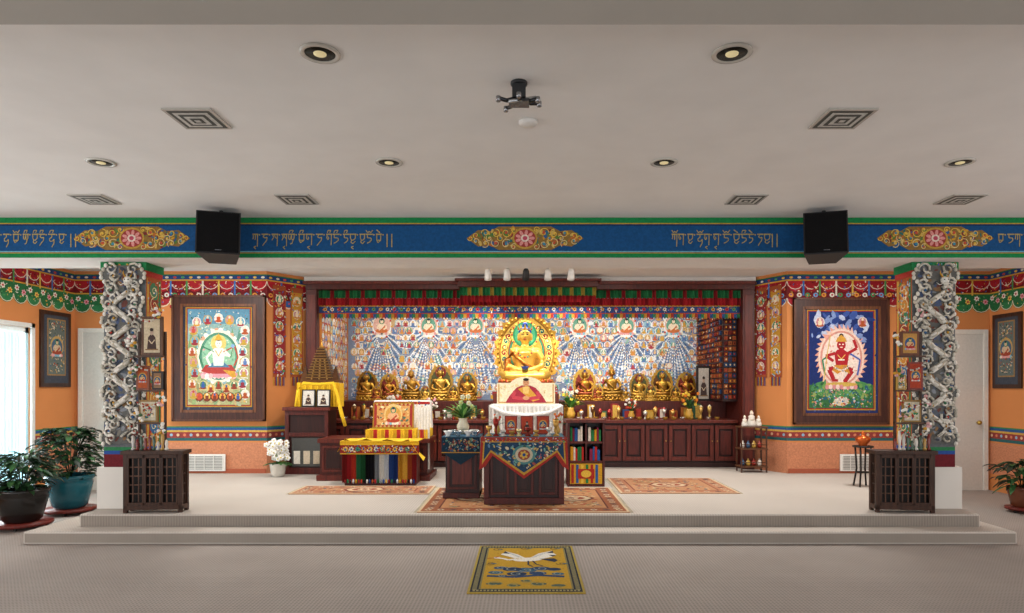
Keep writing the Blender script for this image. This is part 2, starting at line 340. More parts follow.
# beam
m=MB(); m.box(LX,RX,6.9,7.5,2.97,CZ-.001,'#e2dfda','plaster')
P=Paint(m,(0,6.9,0))
P.rect(LX,2.972,RX,3.398,'#0c4a7e',1)
P.rect(LX,3.34,RX,3.398,'#118044',2); P.rect(LX,3.328,RX,3.34,'#b8923a',3); P.rect(LX,3.312,RX,3.328,'#0b2f5a',3)
P.rect(LX,2.972,RX,3.018,'#118044',2); P.rect(LX,3.018,RX,3.028,'#b08c3a',3); P.rect(LX,3.032,RX,3.042,'#6fb0c0',3)
for cx in (wx(132,6.9),0,wx(935,6.9)):
    w=.62; v=3.178; hh=.125
    for sg in (-1,1):
        P.poly([(cx,v-hh),(cx+sg*w*.45,v-hh),(cx+sg*w*.6,v-hh*.6),(cx+sg*w*.8,v-hh*.7),(cx+sg*w,v),(cx+sg*w*.8,v+hh*.7),(cx+sg*w*.6,v+hh*.6),(cx+sg*w*.45,v+hh),(cx,v+hh)],'#8a6a34',2.5)
        P.dabs(cx-w*.9 if sg<0 else cx+.1,v-hh*.85,cx-.1 if sg<0 else cx+w*.9,v+hh*.85,90,.026,['#c9952f','#b5652f','#2a6a66','#7a2f30','#c8a85a','#2f5c90','#5a7a3a'],3,lambda u,z:abs(z-v)<hh*(1.05-.75*abs(u-cx)/w))
        for i,(du,dv,r) in enumerate([(.2,.06,.055),(.2,-.06,.055),(.31,.05,.05),(.31,-.05,.05),(.42,.055,.045),(.42,-.055,.045),(.52,.03,.035),(.52,-.03,.035),(.12,.09,.035),(.12,-.09,.035),(.26,0,.04),(.38,0,.035),(.58,0,.03)]):
            P.spiral(cx+sg*du,v+dv,r,i*.8,1.1,.008,['#e0b850','#d8c088'][i%2],5,sg if dv>0 else -sg)
            P.disc(cx+sg*du,v+dv,r*.3,r*.3,['#c0503a','#3f88a0','#d8b14a'][i%3],5,7)
    P.disc(cx,v,.135,.115,'#b8923e',5,16); P.disc(cx,v,.115,.095,'#9a3a36',5.5,16)
    for i in range(9):
        a=6.283*i/9; P.disc(cx+.075*math.cos(a),v+.06*math.sin(a),.032,.018,'#d8908a',6,7,a)
    P.disc(cx,v,.045,.04,'#e3d0c0',7,10); P.disc(cx,v,.026,.024,'#b84a60',8,8)
for a,b in ((-60,74),(253,390),(672,775),(998,1120)):
    text_glyphs(P,wx(a,6.9),wx(b,6.9),3.115,.105,'#a8955c')
m.fin('painted_ceiling_beam')
# ================================================================ CEILING FITTINGS
def downlight(x,y):
    m=MB(); z=CZ
    m.lathe(x,y,z,[(.085,-.001),(.108,-.001),(.108,-.008),(.085,-.012),(.08,-.004)],'#c9c6bd','gloss',24)
    m.lathe(x,y,z,[(.083,-.006),(.07,-.004)],'#2a2418','gloss',24)
    m.lathe(x,y,z,[(.07,-.005),(.05,-.0035),(.03,-.002),(.002,-.0015)],'#8a7434','gold',24)
    m.lathe(x,y,z,[(.0,-.016),(.022,-.014),(.034,-.010),(.036,-.002)],'#d8c898','lamp',16)
    m.fin('recessed_downlight')
for px in (320,732): downlight(wx(px,3.5),3.5)
for px in (101,389,664,960): downlight(wx(px,5.2),5.2)
def vent(x,y,s=.16):
    m=MB(TM(x,y,CZ)); m.box(-s,s,-s,s,-.012,-.001,'#b9b6ae','gloss')
    for k,r in enumerate((.14,.115,.09,.065,.04,.018)):
        r*=s/.16; c='#55554f' if k%2==0 else '#c8c6bf'; z=-.0125-.002*k
        m.add([(-r,-r,z),(r,-r,z),(r,r,z),(-r,r,z)],[(0,3,2,1)],c,'paint')
    m.fin('ceiling_air_vent')
for px in (198,842): vent(wx(px,4.35),4.35)
for px in (95,297,746,960): vent(wx(px,6.22),6.22)
m=MB(TM(wx(519,3.84),3.84,CZ)); m.lathe(0,0,0,[(.05,-.015),(.05,-.001)],'#26282b','plastic',16); m.tube([(0,0,-.01),(0,0,-.07)],.018,'#26282b','plastic',8)
m.box(-.04,.04,-.035,.035,-.10,-.02,'#26282b','plastic')
for dx,dy in ((-.12,-.05),(.11,-.04),(-.08,.09),(.12,.02),(0,-.1)):
    m.tube([(0,0,-.09),(dx*.6,dy*.6,-.12),(dx,dy,-.115)],.012,'#3b3d40','silver'); m.lathe(dx,dy,-.135,[(.014,0),(.014,.03)],'#9d9fa2','silver',10)
m.box(-.06,.06,-.05,.05,-.13,-.115,'#4a4c50','silver'); m.tube([(-.06,-.06,-.14),(.1,.0,-.09)],.01,'#b8babd','silver'); m.fin('projector_ceiling_mount')
m=MB(); m.lathe(wx(528,4.4),4.4,CZ,[(.0,-.03),(.05,-.03),(.065,-.015),(.065,-.001)],'#e3e1dc','plastic',20); m.fin('smoke_detector')
for px,sg in ((218,1),(827,-1)):
    m=MB(TM(wx(px,6.55),6.62,3.11,rz=sg*.3)); 
    pts=[(-.21,-.17),(.2,-.17),(.13,.14),(-.13,.14)]
    T=Matrix.Rotation(-.16,4,'X')
    m.prism(pts,-.22,.22,'#101114','plastic',M=T)
    m.box(-.195,.185,-.182,-.17,-.205,.205,'#08080a','cloth',M=T); m.box(-.03,.03,-.186,-.18,-.19,-.18,'#5a5c60','silver',M=T)
    m.tube([(0,0,.2),(0,.0,.285)],.02,'#15161a','plastic'); m.fin('wall_speaker',bevel=.008)
m=MB(); x0,x1=wx(483,9.4),wx(578,9.4); m.box(x0,x1,9.38,9.42,CZ-.03,CZ-.001,'#e5e3de','plastic')
for px in (488,507,526,548,571):
    x=wx(px,9.4); m.tube([(x,9.4,CZ-.03),(x,9.4,CZ-.12)],.01,'#e5e3de','plastic'); T=TM(x,9.4,CZ-.17,rx=.5)
    m.lathe(0,0,0,[(.03,.08),(.045,.05),(.05,-.03),(.055,-.08),(.048,-.07)],'#dcdad5' if px!=526 else '#1c1c1e','plastic',12,M=T)
    m.lathe(0,0,0,[(.0,-.055),(.044,-.065)],'#fff1cf','lamp',12,M=T)
m.fin('track_lighting')
# ================================================================ COLUMNS
def column(name,xa,xb,inner):
    m=MB(); y0,y1=7.15,7.45; m.box(xa,xb,y0,y1,.262,2.969,'#d9d5cd','plaster')
    P=Paint(m,(xa,y0,0)); w=xb-xa
    P.rect(0,.72,w,.86,'#6a1a24',1); P.rect(0,.86,w,.9,'#2a4f95',1); P.rect(0,.9,w,.94,'#2f7a4c',1); P.rect(0,.94,w,2.97,'#6a6e70',1)
    if inner>0: Q=Paint(m,(xb,y0,0),(0,1,0))
    else: Q=Paint(m,(xa,y1,0),(0,-1,0))
    d=y1-y0; Q.rect(0,.94,d,2.97,'#a8562c',1); Q.rect(0,.72,d,.86,'#6a1a24',1); Q.rect(0,.86,d,.94,'#2a4f95',1)
    Q.rect(.02,.96,.05,2.8,'#c9a04a',2); Q.rect(d-.05,.96,d-.02,2.8,'#2f7a4c',2)
    z=1.02
    while z<2.7:
        Q.disc(d/2,z,.085,.1,random.choice(['#3a6a9a','#8a3a30','#c8863a','#4a7a5a']),2.5,10,U(0,1)); Q.spiral(d/2,z,.08,U(0,6),1.2,.01,'#e0d0a0',3.5); z+=.15
    Q.dabs(.04,.98,d-.04,2.8,170,.022,MIX,3)
    m.box(xa-.02,xb+.02,y0-.03,y1+.02,2.88,2.968,'#1f7a46'); m.box(xa-.01,xb+.01,y0-.02,y1+.01,2.82,2.88,'#b03a30')
    C=Paint(m,(xa,y0-.03,0)); C.dabs(0,2.89,w,2.96,30,.02,MIX,1)
    m.box(xa-.07,xb+.07,y0-.012,y1+.07,.263,.72,'#dedad2','plaster')
    m.fin(name)
    # carved dragon-and-cloud relief panel with a lobed outline
    c=(xa+xb)/2; L=[];Rr=[]; n=44; za,zb=.98,2.93; half=w/2-.03
    for i in range(n+1):
        z=za+(zb-za)*i/n; q=half+.03*math.sin(i*1.1)+.015*math.sin(i*.6+1)
        L.append((c-q,z)); Rr.append((c+q,z))
    m=MB(); yf=y0-.04; m.prism(L+Rr[::-1],yf,y0-.032 if False else y0-.003,'#62625f','paint','y')
    P=Paint(m,(0,yf,0),mat='paint')
    P.dabs(c-half+.03,za+.03,c+half-.03,zb-.03,320,.04,['#9a968c','#5c636e','#7a766e','#85898f','#3f434c','#8a6a4a','#4c5a7a','#6a3f38'],1)
    W=['#e4e0d6','#d6d2c6','#cdc8ba','#bdb7a8']
    for i in range(25):
        z=za+.06+i*(zb-za-.1)/24
        for s in (-1,1):
            u0_=c+s*(half*.58+.03*math.sin(i*2.1)); r=U(.055,.08); t0=U(0,6); pts=[]
            for k in range(11): q=r*(1-.8*k/10); pts.append((u0_+q*math.cos(t0+s*7.5*k/10),yf-.012-.004*k/3,z+q*math.sin(t0+s*7.5*k/10)))
            m.tube(pts,[.015-.0007*k for k in range(11)],random.choice(W),'paint',5)
            if i%2: m.ball((u0_,yf-.015,z),(.016,.012,.016),random.choice(['#b8463a','#c8963a','#3a6a9a','#4a7a5a']),'paint',6)
    # sinuous dragon body climbing the panel
    pts=[(c+half*.45*math.sin(k*.62),yf-.022-.01*math.cos(k*.62),za+.08+(zb-za-.3)*k/44) for k in range(45)]
    m.tube(pts,[.014+.018*min(1,k/10)*(1 if k<38 else .8) for k in range(45)],['#d6d2c6','#b0aa9a','#e4e0d6'],'paint',8)
    for k in range(2,44): m.ball((pts[k][0],pts[k][1]-.022,pts[k][2]),(.008,.012,.012),'#c8963a' if k%3==0 else '#8a8578','paint',5)
    hx,hz=pts[-1][0],pts[-1][2]+.05
    m.ball((hx,yf-.035,hz),(.05,.03,.045),'#e4e0d6','paint',10); m.ball((hx,yf-.055,hz-.04),(.032,.025,.022),'#d6d2c6','paint',8)
    for s in (-1,1):
        m.ball((hx+s*.02,yf-.06,hz+.008),.008,'#1a1a1a','paint',6); m.tube([(hx+s*.025,yf-.035,hz+.035),(hx+s*.05,yf-.035,hz+.08),(hx+s*.045,yf-.035,hz+.11)],[.01,.007,.002],'#c8963a','paint',5)
        m.tube([(hx+s*.02,yf-.06,hz-.03),(hx+s*.07,yf-.05,hz-.05),(hx+s*.1,yf-.045,hz-.02)],[.006,.004,.002],'#e4e0d6','paint',4)
    for i in range(0,n+1):
        for pt in (L[i],Rr[i]): m.ball((pt[0],yf-.002,pt[1]),(.022,.016,.026),W[i%4],'paint',7)
    m.fin('carved_pillar_relief')
column('painted_column',wx(104,7.15),wx(146,7.15),1)
column('painted_column',wx(912,7.15),wx(955,7.15),-1)
# ================================================================ SHRINE ALCOVE
CH='#4c1810'; CH2='#5e2217'; CHD='#2c0f0b'
m=MB()
m.box(-3.57,-3.395,10.58,10.74,.261,3.30,CH,'wood'); m.box(3.545,3.74,10.58,10.74,.261,3.30,CH,'wood')
m.box(-3.57,3.74,10.56,10.74,3.19,3.31,CH,'wood'); m.box(-3.6,3.74,10.52,10.56,3.27,3.32,CH2,'wood')
m.box(wx(458,10.4),wx(598,10.4),10.36,10.56,3.2,3.29,CH,'wood'); m.box(wx(455,10.4),wx(601,10.4),10.33,10.56,3.29,3.33,CH2,'wood')
for xa in (-3.54,3.575):
    m.box(xa,xa+.13,10.57,10.58,.4,3.1,CH2,'wood')
m.box(-3.6,3.76,10.58,10.74,3.31,3.399,'#e6e4e0','plaster')
surround=m.fin('wooden_shrine_surround',bevel=.006)
m=MB()
m.pleat(-3.39,3.54,10.70,3.05,3.19,110,.018,['#175a33','#226e40','#175a33','#7a161c'],scal=.02)
m.pleat(-3.39,3.54,10.68,2.93,3.06,110,.018,['#8e161d','#700f16','#9c1e24'],scal=.015)
m.pleat(wx(460,10.45),wx(596,10.45),10.44,3.06,3.2,36,.015,['#145a32','#1c6a3a','#8e7a30'],scal=.02)
m.pleat(wx(460,10.45),wx(596,10.45),10.47,2.96,3.1,36,.015,['#700f16','#8e161d'],scal=.02)
m.box(-3.39,3.54,10.715,10.73,2.80,2.95,'#27406f','cloth')
P=Paint(m,(0,10.715,0),mat='cloth'); n=60
for i in range(n):
    u=-3.35+(i+.5)*6.85/n; P.flower(u,2.88,.035,[['#c9943c','#d8d0c0','#b43a3a','#4f905a'][i%4],'#6d1620'],2)
P.dabs(-3.36,2.83,3.5,2.93,260,.016,MIX,3.5)
P.rect(-3.39,2.925,3.54,2.945,'#b98a2a',2); P.rect(-3.39,2.8,3.54,2.82,'#a73a2c',2)
m.pleat(-3.39,3.54,10.71,2.72,2.81,140,.006,['#a87a2e','#93342a','#2c4e7a','#2f6f4a'],scal=.03)
m.fin('valance_curtain',surround)
# mural
def mini_row(P,u,v): P.mini(u,v+U(-.01,.01),U(.11,.14),random.choice(['#e0bc88','#e8dac0','#d0a060']),random.choice(['#c0603e','#cc8a44','#a4404a','#d0a045','#5a78a8']),random.choice(['#5a9a82','#6a8ab8','#d0a0a0','#e4e2da','#84b4c5','#c09a5a']),6,random.choice(['#f0f0ee','#d8c090','#a0c5cf','#d09a80','#e6e8ea']))
m=MB(); P=Paint(m,(0,12.497,0),eps=.0015)
u0,u1,v0,v1=-3.38,3.53,1.355,3.3
P.rect(u0,v0,u1,v1,'#7f8ea8',1)
P.dabs(u0+.1,v0+.05,u1-.1,v1-.08,800,.09,['#8aa8bc','#a8b4c6','#c8a878','#8ab09a','#c0c8d4','#b87a68','#dcd4bc','#6a7a98','#e6e8ea'],2)
CXS=(-2.75,-1.85,-.95,1.05,1.95,2.85)
for cx in CXS:
    cz=2.66
    for k in range(33):
        a=math.pi*(1.0+k/32.0); r0,r1=.27,1.25
        for j in range(17):
            r=r0+(r1-r0)*j/16; uu=cx+r*math.cos(a)*.40; vv=cz+r*math.sin(a)
            if u0+.02<uu<u1-.02 and vv>v0+.01: P.disc(uu,vv,.013+.006*j/16,.02,(['#f0f2f4','#d6dfea','#f0f2f4','#d8c098','#f0ece2'][(k+j)%5]) if k%2 else ['#3f5f90','#54759a'][j%2],4,6)
u_n=48
for row in range(13):
    vz=1.46+row*.135
    for i in range(u_n):
        u=u0+.1+(i+.5*(row%2))*(u1-u0-.15)/u_n
        if u>u1-.07: continue
        dm=min(abs(u-c) for c in CXS)
        if dm<.2 and 2.5<vz<2.98: continue
        if vz<2.5 and dm<.33 and R()<.62: continue
        mini_row(P,u,vz)
for cx in CXS:
    P.disc(cx,2.76,.19,.22,'#eceeee',9,14); P.deity(cx,2.76,.27,'#f0dcc0','#c8703e','#6aa08a',9.5,'#e0b4a4')
    for i in range(12):
        a=6.283*i/12; P.disc(cx+.19*math.cos(a),2.76+.22*math.sin(a),.022,.022,['#d8a64a','#c0493f','#f0ead8'][i%3],13,6)
P.dabs(u0+.06,v0+.05,u1-.06,v1-.05,1500,.013,['#f8f4ea','#34456a','#d0a45a','#a04a3a','#eef2f5','#f8f4ea'],12)
m.fin('buddha_assembly_mural')
m=MB(); P=Paint(m,(-3.4,10.8,0),(0,1,0),eps=.0015)
P.rect(0,1.355,1.65,3.3,'#c07a3a',1); P.dabs(.08,1.42,1.58,3.2,260,.08,['#d89a50','#a8602e','#8aa8bc','#c8b48a','#5a78a8','#a8483a','#e0c890'],2)
for j in range(12):
    for i in range(10): mini_row(P,.12+i*.155,1.47+j*.14)
P.dabs(.06,1.4,1.6,3.2,260,.014,['#f0e8d8','#34456a','#d0a45a','#a04a3a'],12); m.fin('side_mural')
def sideshelf(name,x0,x1,face):
    m=MB(); ya,yb=10.85,12.45; cols=['#6a2118','#7a3a20','#4a1612','#8a4c26','#2a3c5a']
    m.box(x0,x1,ya,yb,1.36,2.95,CHD,'wood')
    fx=x0; ny,nz=16,17
    for i in range(ny):
        for j in range(nz):
            a=ya+.04+i*(yb-ya-.08)/ny; b=a+(yb-ya-.08)/ny-.02; c=1.4+j*1.52/nz; d=c+1.52/nz-.022
            m.box(fx-.035,fx-.001,a+.01,b-.01,c,d,random.choice(cols),'cloth')
            m.box(fx-.04,fx-.035,a+.03,b-.03,c+.02,d-.02,random.choice(['#a3382a','#a8782a','#5b1c18','#b8702c','#d0b890']),'cloth')
    for i in range(3):
        for j in range(nz):
            a=x0+.02+i*(x1-x0-.04)/3; b=a+(x1-x0-.04)/3-.012; c=1.4+j*1.52/nz; d=c+1.52/nz-.022
            m.box(a,b,ya-.03,ya-.001,c,d,random.choice(cols),'cloth'); m.box(a+.018,b-.018,ya-.035,ya-.03,c+.02,d-.02,random.choice(['#a3382a','#b8822a','#5b1c18','#c8b088']),'cloth')
    m.fin(name)
sideshelf('scripture_cabinet',3.3,3.545,-1)
m=MB(); CX0,CX1=-3.385,3.54
m.box(CX0,CX1,10.86,11.45,.262,1.0,CHD,'wood'); m.box(CX0,CX1,10.83,12.45,.262,.34,CHD,'wood')
m.box(CX0,CX1,10.77,11.45,1.0,1.05,CH2,'wood'); m.box(CX0,CX1,11.45,12.49,.34,1.35,CH,'wood')
n=18; w=(CX1-CX0)/n
for i in range(n):
    a=CX0+i*w+.012; b=a+w-.024
    for q in ((a,a+.06,.37,.97),(b-.06,b,.37,.97),(a+.06,b-.06,.37,.44),(a+.06,b-.06,.90,.97)): m.box(q[0],q[1],10.82,10.86,q[2],q[3],CH2,'wood')
    m.box(a+.09,b-.09,10.835,10.86,.47,.87,CH,'wood')
    m.ball((b-.03 if i%2==0 else a+.03,10.805,.7),.013,'#a88a4a','gold',6)
m.fin('cherry_altar_cabinets',bevel=.005)
# ---------------------------------------------------------------- statues
def buddha(m,skin='#c9962e',robe='#b8732a',hair='#1f2a52',halo=None,crown=True,M=None,mat='gold'):
    k=dict(M=M)
    m.lathe(0,0,0,[(0,0),(.31,0),(.32,.035),(.25,.07),(.24,.09),(.30,.13),(.29,.16),(0,.165)],skin,mat,18,1,.72,**k)
    for i in range(16):
        a=6.283*i/16; m.ball((.285*math.cos(a),.205*math.sin(a),.055),(.045,.035,.05),skin,mat,6,**k); m.ball((.285*math.cos(a+.2),.205*math.sin(a+.2),.12),(.04,.03,.035),skin,mat,6,**k)
    for s in (-1,1):
        m.tube([(s*.06,.04,.22),(s*.16,-.02,.225),(s*.26,-.06,.21),(s*.2,-.12,.2),(0,-.16,.195),(-s*.1,-.15,.2)],[.09,.085,.065,.055,.045,.03],robe,mat,8,**k)
        m.tube([(s*.10,0,.52),(s*.165,.0,.50),(s*.215,-.02,.40),(s*.2,-.05,.32),(s*.12,-.12,.28),(s*.04,-.15,.27)],[.045,.05,.042,.04,.032,.024],skin if s>0 else robe,mat,8,**k)
        m.ball((s*.082,.005,.69),(.014,.022,.05),skin,mat,6,**k)
        m.ball((s*.03,-.078,.715),(.017,.008,.006),'#20242e','paint',6,**k)
    m.lathe(0,0,0,[(.13,.17),(.125,.25),(.11,.33),(.13,.42),(.155,.49),(.13,.535),(.06,.56),(.042,.58),(.04,.64)],skin,mat,14,1,.68,**k)
    m.tube([(-.15,-.02,.51),(-.07,-.1,.42),(.03,-.1,.32),(.13,-.05,.25)],[.03,.03,.03,.03],robe,mat,6,**k)
    m.ball((0,-.01,.70),(.074,.078,.095),skin,mat,12,**k); m.ball((0,-.088,.695),(.011,.014,.022),skin,mat,6,**k); m.ball((0,-.08,.66),(.02,.008,.007),'#9a3a2a','paint',6,**k)
    m.ball((0,.012,.745),(.078,.08,.075),hair,'gloss',12,**k); m.ball((0,.01,.82),(.037,.037,.04),hair,'gloss',8,**k); m.ball((0,.01,.86),(.014,.014,.022),skin,mat,6,**k)
    if crown:
        for a in (-1.1,-.55,0,.55,1.1):
            x,y=.085*math.sin(a),-.085*math.cos(a); c,s_=math.cos(a),math.sin(a)
            m.add([(x-.022*c,y-.022*s_,.745),(x+.022*c,y+.022*s_,.745),(x*1.15,y*1.15,.82)],[(0,1,2)],'#e3b648','gold',**k)
            m.ball((x*1.05,y*1.05,.762),.009,'#b3242c','gloss',5,**k)
    if halo:
        T=(M or Matrix())@Matrix.Translation((0,.12,0))@Matrix.Rotation(math.pi/2,4,'X')
        out=[]; n=40
        for i in range(n):
            a=6.283*i/n; r=1+.09*(i%2); out.append((.31*r*math.cos(a),.46+.38*r*math.sin(a)*(1.12 if math.sin(a)>0 else 1)))
        m.prism(out,0,.02,halo[0],mat,'z',M=T)
        m.add([(p[0]*.78,.46+(p[1]-.46)*.78,.022) for p in out],[tuple(range(n))],halo[1],mat,M=T)
        m.add([(.14*math.cos(6.283*i/24),.72+.14*math.sin(6.283*i/24),.026) for i in range(24)],[tuple(range(24))],halo[2],mat,M=T)
variants=[]
for skin,robe,halo in (('#c09438','#a8742c',('#a87a2a','#5d3a1e','#2a5a4a')),('#b88430','#94482a',('#b88c36','#7a2f26','#b08a3a')),('#a87c30','#8f6a28',None),('#c8a048','#b08434',('#9a7430','#4a4a2a','#7a2a28'))):
    m=MB(); buddha(m,skin,robe,'#26305a' if halo else '#8a6424',halo); variants.append(m.fin('gilded_buddha_statue'))
usedv=set()
def place(i,x,y,z,s,rz=0,name='gilded_buddha_statue'):
    if i not in usedv: ob=variants[i]; usedv.add(i)
    else:
        ob=bpy.data.objects.new(name,variants[i].data); bpy.context.scene.collection.objects.link(ob)
    ob.matrix_world=TM(x,y,z,rz,s)
for i,(px,s) in enumerate(((366,.6),(388,.55),(411,.66),(440,.72),(467,.58),(585,.66),(612,.72),(640,.56),(663,.64),(687,.58))):
    place(i%4,wx(px,11.85),11.88,1.352,s)
for i,(px,s) in enumerate(((376,.3),(398,.32),(425,.3),(453,.32),(598,.32),(626,.3),(651,.34),(676,.3))):
    place((i+1)%4,wx(px,11.56),11.57,1.352,s)
# main Buddha
m=MB(); T=TM(0,11.2,1.52,0,1.36)
for s in (-1,1):
    m.tube([(s*.05,.05,.23),(s*.15,0,.235),(s*.26,-.05,.215),(s*.22,-.12,.2),(0,-.17,.195),(-s*.08,-.16,.2)],[.10,.095,.075,.06,.045,.035],'#d9a53a','gold',10,M=T)
    m.tube([(s*.07,0,.53),(s*.155,.0,.51),(s*.215,-.01,.41),(s*.205,-.05,.32),(s*.12,-.13,.285),(s*.03,-.16,.27)],[.05,.055,.045,.042,.034,.026],'#d9a53a','gold',10,M=T)
    m.ball((s*.084,.005,.69),(.014,.024,.055),'#d9a53a','gold',8,M=T)
m.lathe(0,0,0,[(.14,.17),(.13,.25),(.115,.33),(.135,.42),(.165,.49),(.13,.54),(.065,.565),(.046,.585),(.045,.66)],'#d9a53a','gold',20,1,.7,M=T)
m.ball((0,-.01,.705),(.078,.082,.1),'#d9a53a','gold',18,M=T); m.ball((0,-.092,.70),(.011,.016,.024),'#d9a53a','gold',8,M=T)
body=m.fin('golden_buddha_statue'); 
rm=body.modifiers.new('remesh','REMESH'); rm.mode='VOXEL'; rm.voxel_size=.014; rm.use_smooth_shade=True
sm=body.modifiers.new('smooth','SMOOTH'); sm.iterations=3
g=bpy.data.materials.new('gold_solid'); g.use_nodes=True; nt=g.node_tree; bb=nt.nodes['Principled BSDF']; bb.inputs['Metallic'].default_value=.5; bb.inputs['Roughness'].default_value=.3
nz=nt.nodes.new('ShaderNodeTexNoise'); nz.inputs['Scale'].default_value=9; rp=nt.nodes.new('ShaderNodeValToRGB'); rp.color_ramp.elements[0].color=lin('#cf9c38'); rp.color_ramp.elements[1].color=lin('#f0c65c'); nt.links.new(nz.outputs['Fac'],rp.inputs[0]); nt.links.new(rp.outputs[0],bb.inputs['Base Color'])
body.data.materials.clear(); body.data.materials.append(g)
for p in body.data.polygons: p.material_index=0
m=MB()
m.ball((0,.014,.76),(.083,.085,.075),'#2048a0','gloss',14,M=T); m.ball((0,.012,.84),(.04,.04,.045),'#2048a0','gloss',10,M=T); m.ball((0,.012,.89),(.015,.015,.025),'#e6b94c','gold',8,M=T)
for s in (-1,1): m.ball((s*.032,-.085,.72),(.019,.008,.007),'#1a1a22','paint',8,M=T); m.tube([(s*.012,-.093,.735),(s*.03,-.09,.745),(s*.052,-.08,.735)],.004,'#2a2018','paint',5,M=T)
m.ball((0,-.087,.66),(.022,.009,.008),'#a8382c','paint',8,M=T)
for a in (-1.1,-.55,0,.55,1.1):
    x,y=.09*math.sin(a),-.085*math.cos(a); c,s_=math.cos(a),math.sin(a)
    m.add([(x-.026*c,y-.026*s_,.775),(x+.026*c,y+.026*s_,.775),(x*1.15,y*1.15,.85)],[(0,1,2)],'#e3b648','gold',M=T); m.ball((x*1.05,y*1.05,.79),.011,['#b3242c','#2c6fa8'][int(abs(a)*2)%2],'gloss',6,M=T)
m.tube([(-.14,.0,.53),(-.1,-.1,.44),(0,-.115,.35),(.13,-.08,.26)],.03,'#b8722a','gold',8,M=T)
m.tube([(-.155,-.02,.5),(-.225,-.03,.4),(-.215,-.07,.3),(-.24,-.08,.23)],.045,'#b86a24','gold',8,M=T)
m.tube([(-.26,-.1,.185),(0,-.2,.18),(.26,-.1,.185)],.022,'#c8862a','gold',8,M=T)
for i in range(9):
    a=math.pi*(i/8); m.ball((.09*math.cos(a),-.09-.02*math.sin(a),.52-.09*math.sin(a)),.011,['#2f8f8a','#b3242c','#e9c34d'][i%3],'gloss',6,M=T)
m.lathe(0,-.15,.27,[(0,0),(.035,.005),(.05,.04),(.05,.045)],'#2a3f7d','gloss',12,M=T)
m.fin('robe_and_face',body)
m=MB(); m.lathe(0,0,0,[(0,0),(.34,0),(.35,.035),(.28,.07),(.27,.09),(.33,.13),(.32,.16),(0,.165)],'#c9953a','gold',24,1,.66,M=T)
for i in range(20):
    a=6.283*i/20; m.ball((.31*math.cos(a),.2*math.sin(a),.055),(.045,.035,.05),'#d6a94c','gold',7,M=T); m.ball((.31*math.cos(a+.15),.2*math.sin(a+.15),.125),(.04,.03,.035),'#b8502a','gold',7,M=T)
m.box(-.52,.52,10.96,11.42,1.052,1.4,'#a8742c','gold'); m.box(-.58,.58,10.92,11.44,1.4,1.46,'#c9953a','gold'); m.box(-.55,.55,10.94,11.43,1.46,1.52,'#98322a','gold'); m.box(-.58,.58,10.92,11.44,1.052,1.1,'#c9953a','gold')
for i in range(7): m.ball((-.45+i*.15,10.96,1.25),(.05,.02,.1),['#2f5f9e','#a8302c','#2f7f5a'][i%3],'gloss',8)
# aureole: scalloped flame-edged plate with relief, part of the statue group
m.fin('lotus_throne',body)
m=MB(); ax,az=.03,2.2; n=96
def aur(f,flame=0):
    o=[]
    for i in range(n):
        a=6.283*i/n; r=f*(1+(flame*(1 if i%4==0 else (.4 if i%2 else 0)))); xx=.55*r*math.cos(a); zz=.66*r*math.sin(a)
        if zz>0: zz*=1.06+.14*math.sin(a)**24
        o.append((ax+xx,az+zz))
    return o
m.prism(aur(.98,.12),11.50,11.54,'#c08e34','gold','y')
m.prism(aur(.88),11.485,11.50,'#8a5c20','gold','y'); m.prism(aur(.84),11.475,11.485,'#d8a848','gold','y'); m.prism(aur(.6),11.465,11.475,'#8a4426','paint','y'); m.prism(aur(.56),11.455,11.465,'#2f7a5c','paint','y'); m.prism(aur(.5),11.448,11.455,'#c8963c','paint','y')
P=Paint(m,(0,11.474,0),mat='gold',eps=.003)
for i in range(30):
    a=6.283*i/30; f=.72; x=ax+.55*f*math.cos(a); z=az+.66*f*math.sin(a)*(1.07 if math.sin(a)>0 else 1)
    P.disc(x,z,.058,.052,['#8a3a2a','#2a5a50','#7a5a24'][i%3],1,10); P.spiral(x,z,.055,a,1.2,.012,'#f0cd6a',2,1 if i%2 else -1); m.ball((x,11.468,z),(.014,.012,.014),['#c8372c','#2f8f8a','#f0e0c0'][i%3],'gloss',6)
for i in range(48):
    a=6.283*i/48; f=.93; x=ax+.55*f*math.cos(a); z=az+.66*f*math.sin(a)*(1.07 if math.sin(a)>0 else 1)
    m.ball((x,11.492,z),(.022,.015,.03),'#dcb04c' if i%2 else '#a8782c','gold',7)
    m.tube([(x,11.51,z),(x+.055*math.cos(a+.5),11.51,z+.055*math.sin(a+.5)),(x+.09*math.cos(a),11.51,z+.1*math.sin(a))],[.015,.011,.002],'#c9983c','gold',5)
H=Paint(m,(0,11.448,0),eps=.003); H.disc(0,2.52,.25,.26,'#e0b850',1,28); H.disc(0,2.52,.215,.225,'#2f8a5c',2,28); H.disc(0,2.52,.18,.19,'#4aa878',3,28)
for i in range(24): a=6.283*i/24; m.ball((.232*math.cos(a),11.44,2.52+.243*math.sin(a)),(.016,.012,.016),'#f0cf6a' if i%2 else '#c8372c','gloss',6)
m.lathe(ax,11.49,2.98,[(.05,0),(.06,.03),(.03,.06),(.04,.08),(.002,.15)],'#d9ae4a','gold',10)
m.box(-.1,.2,11.47,11.53,1.353,1.6,'#a8742c','gold'); m.fin('gilded_aureole',body)
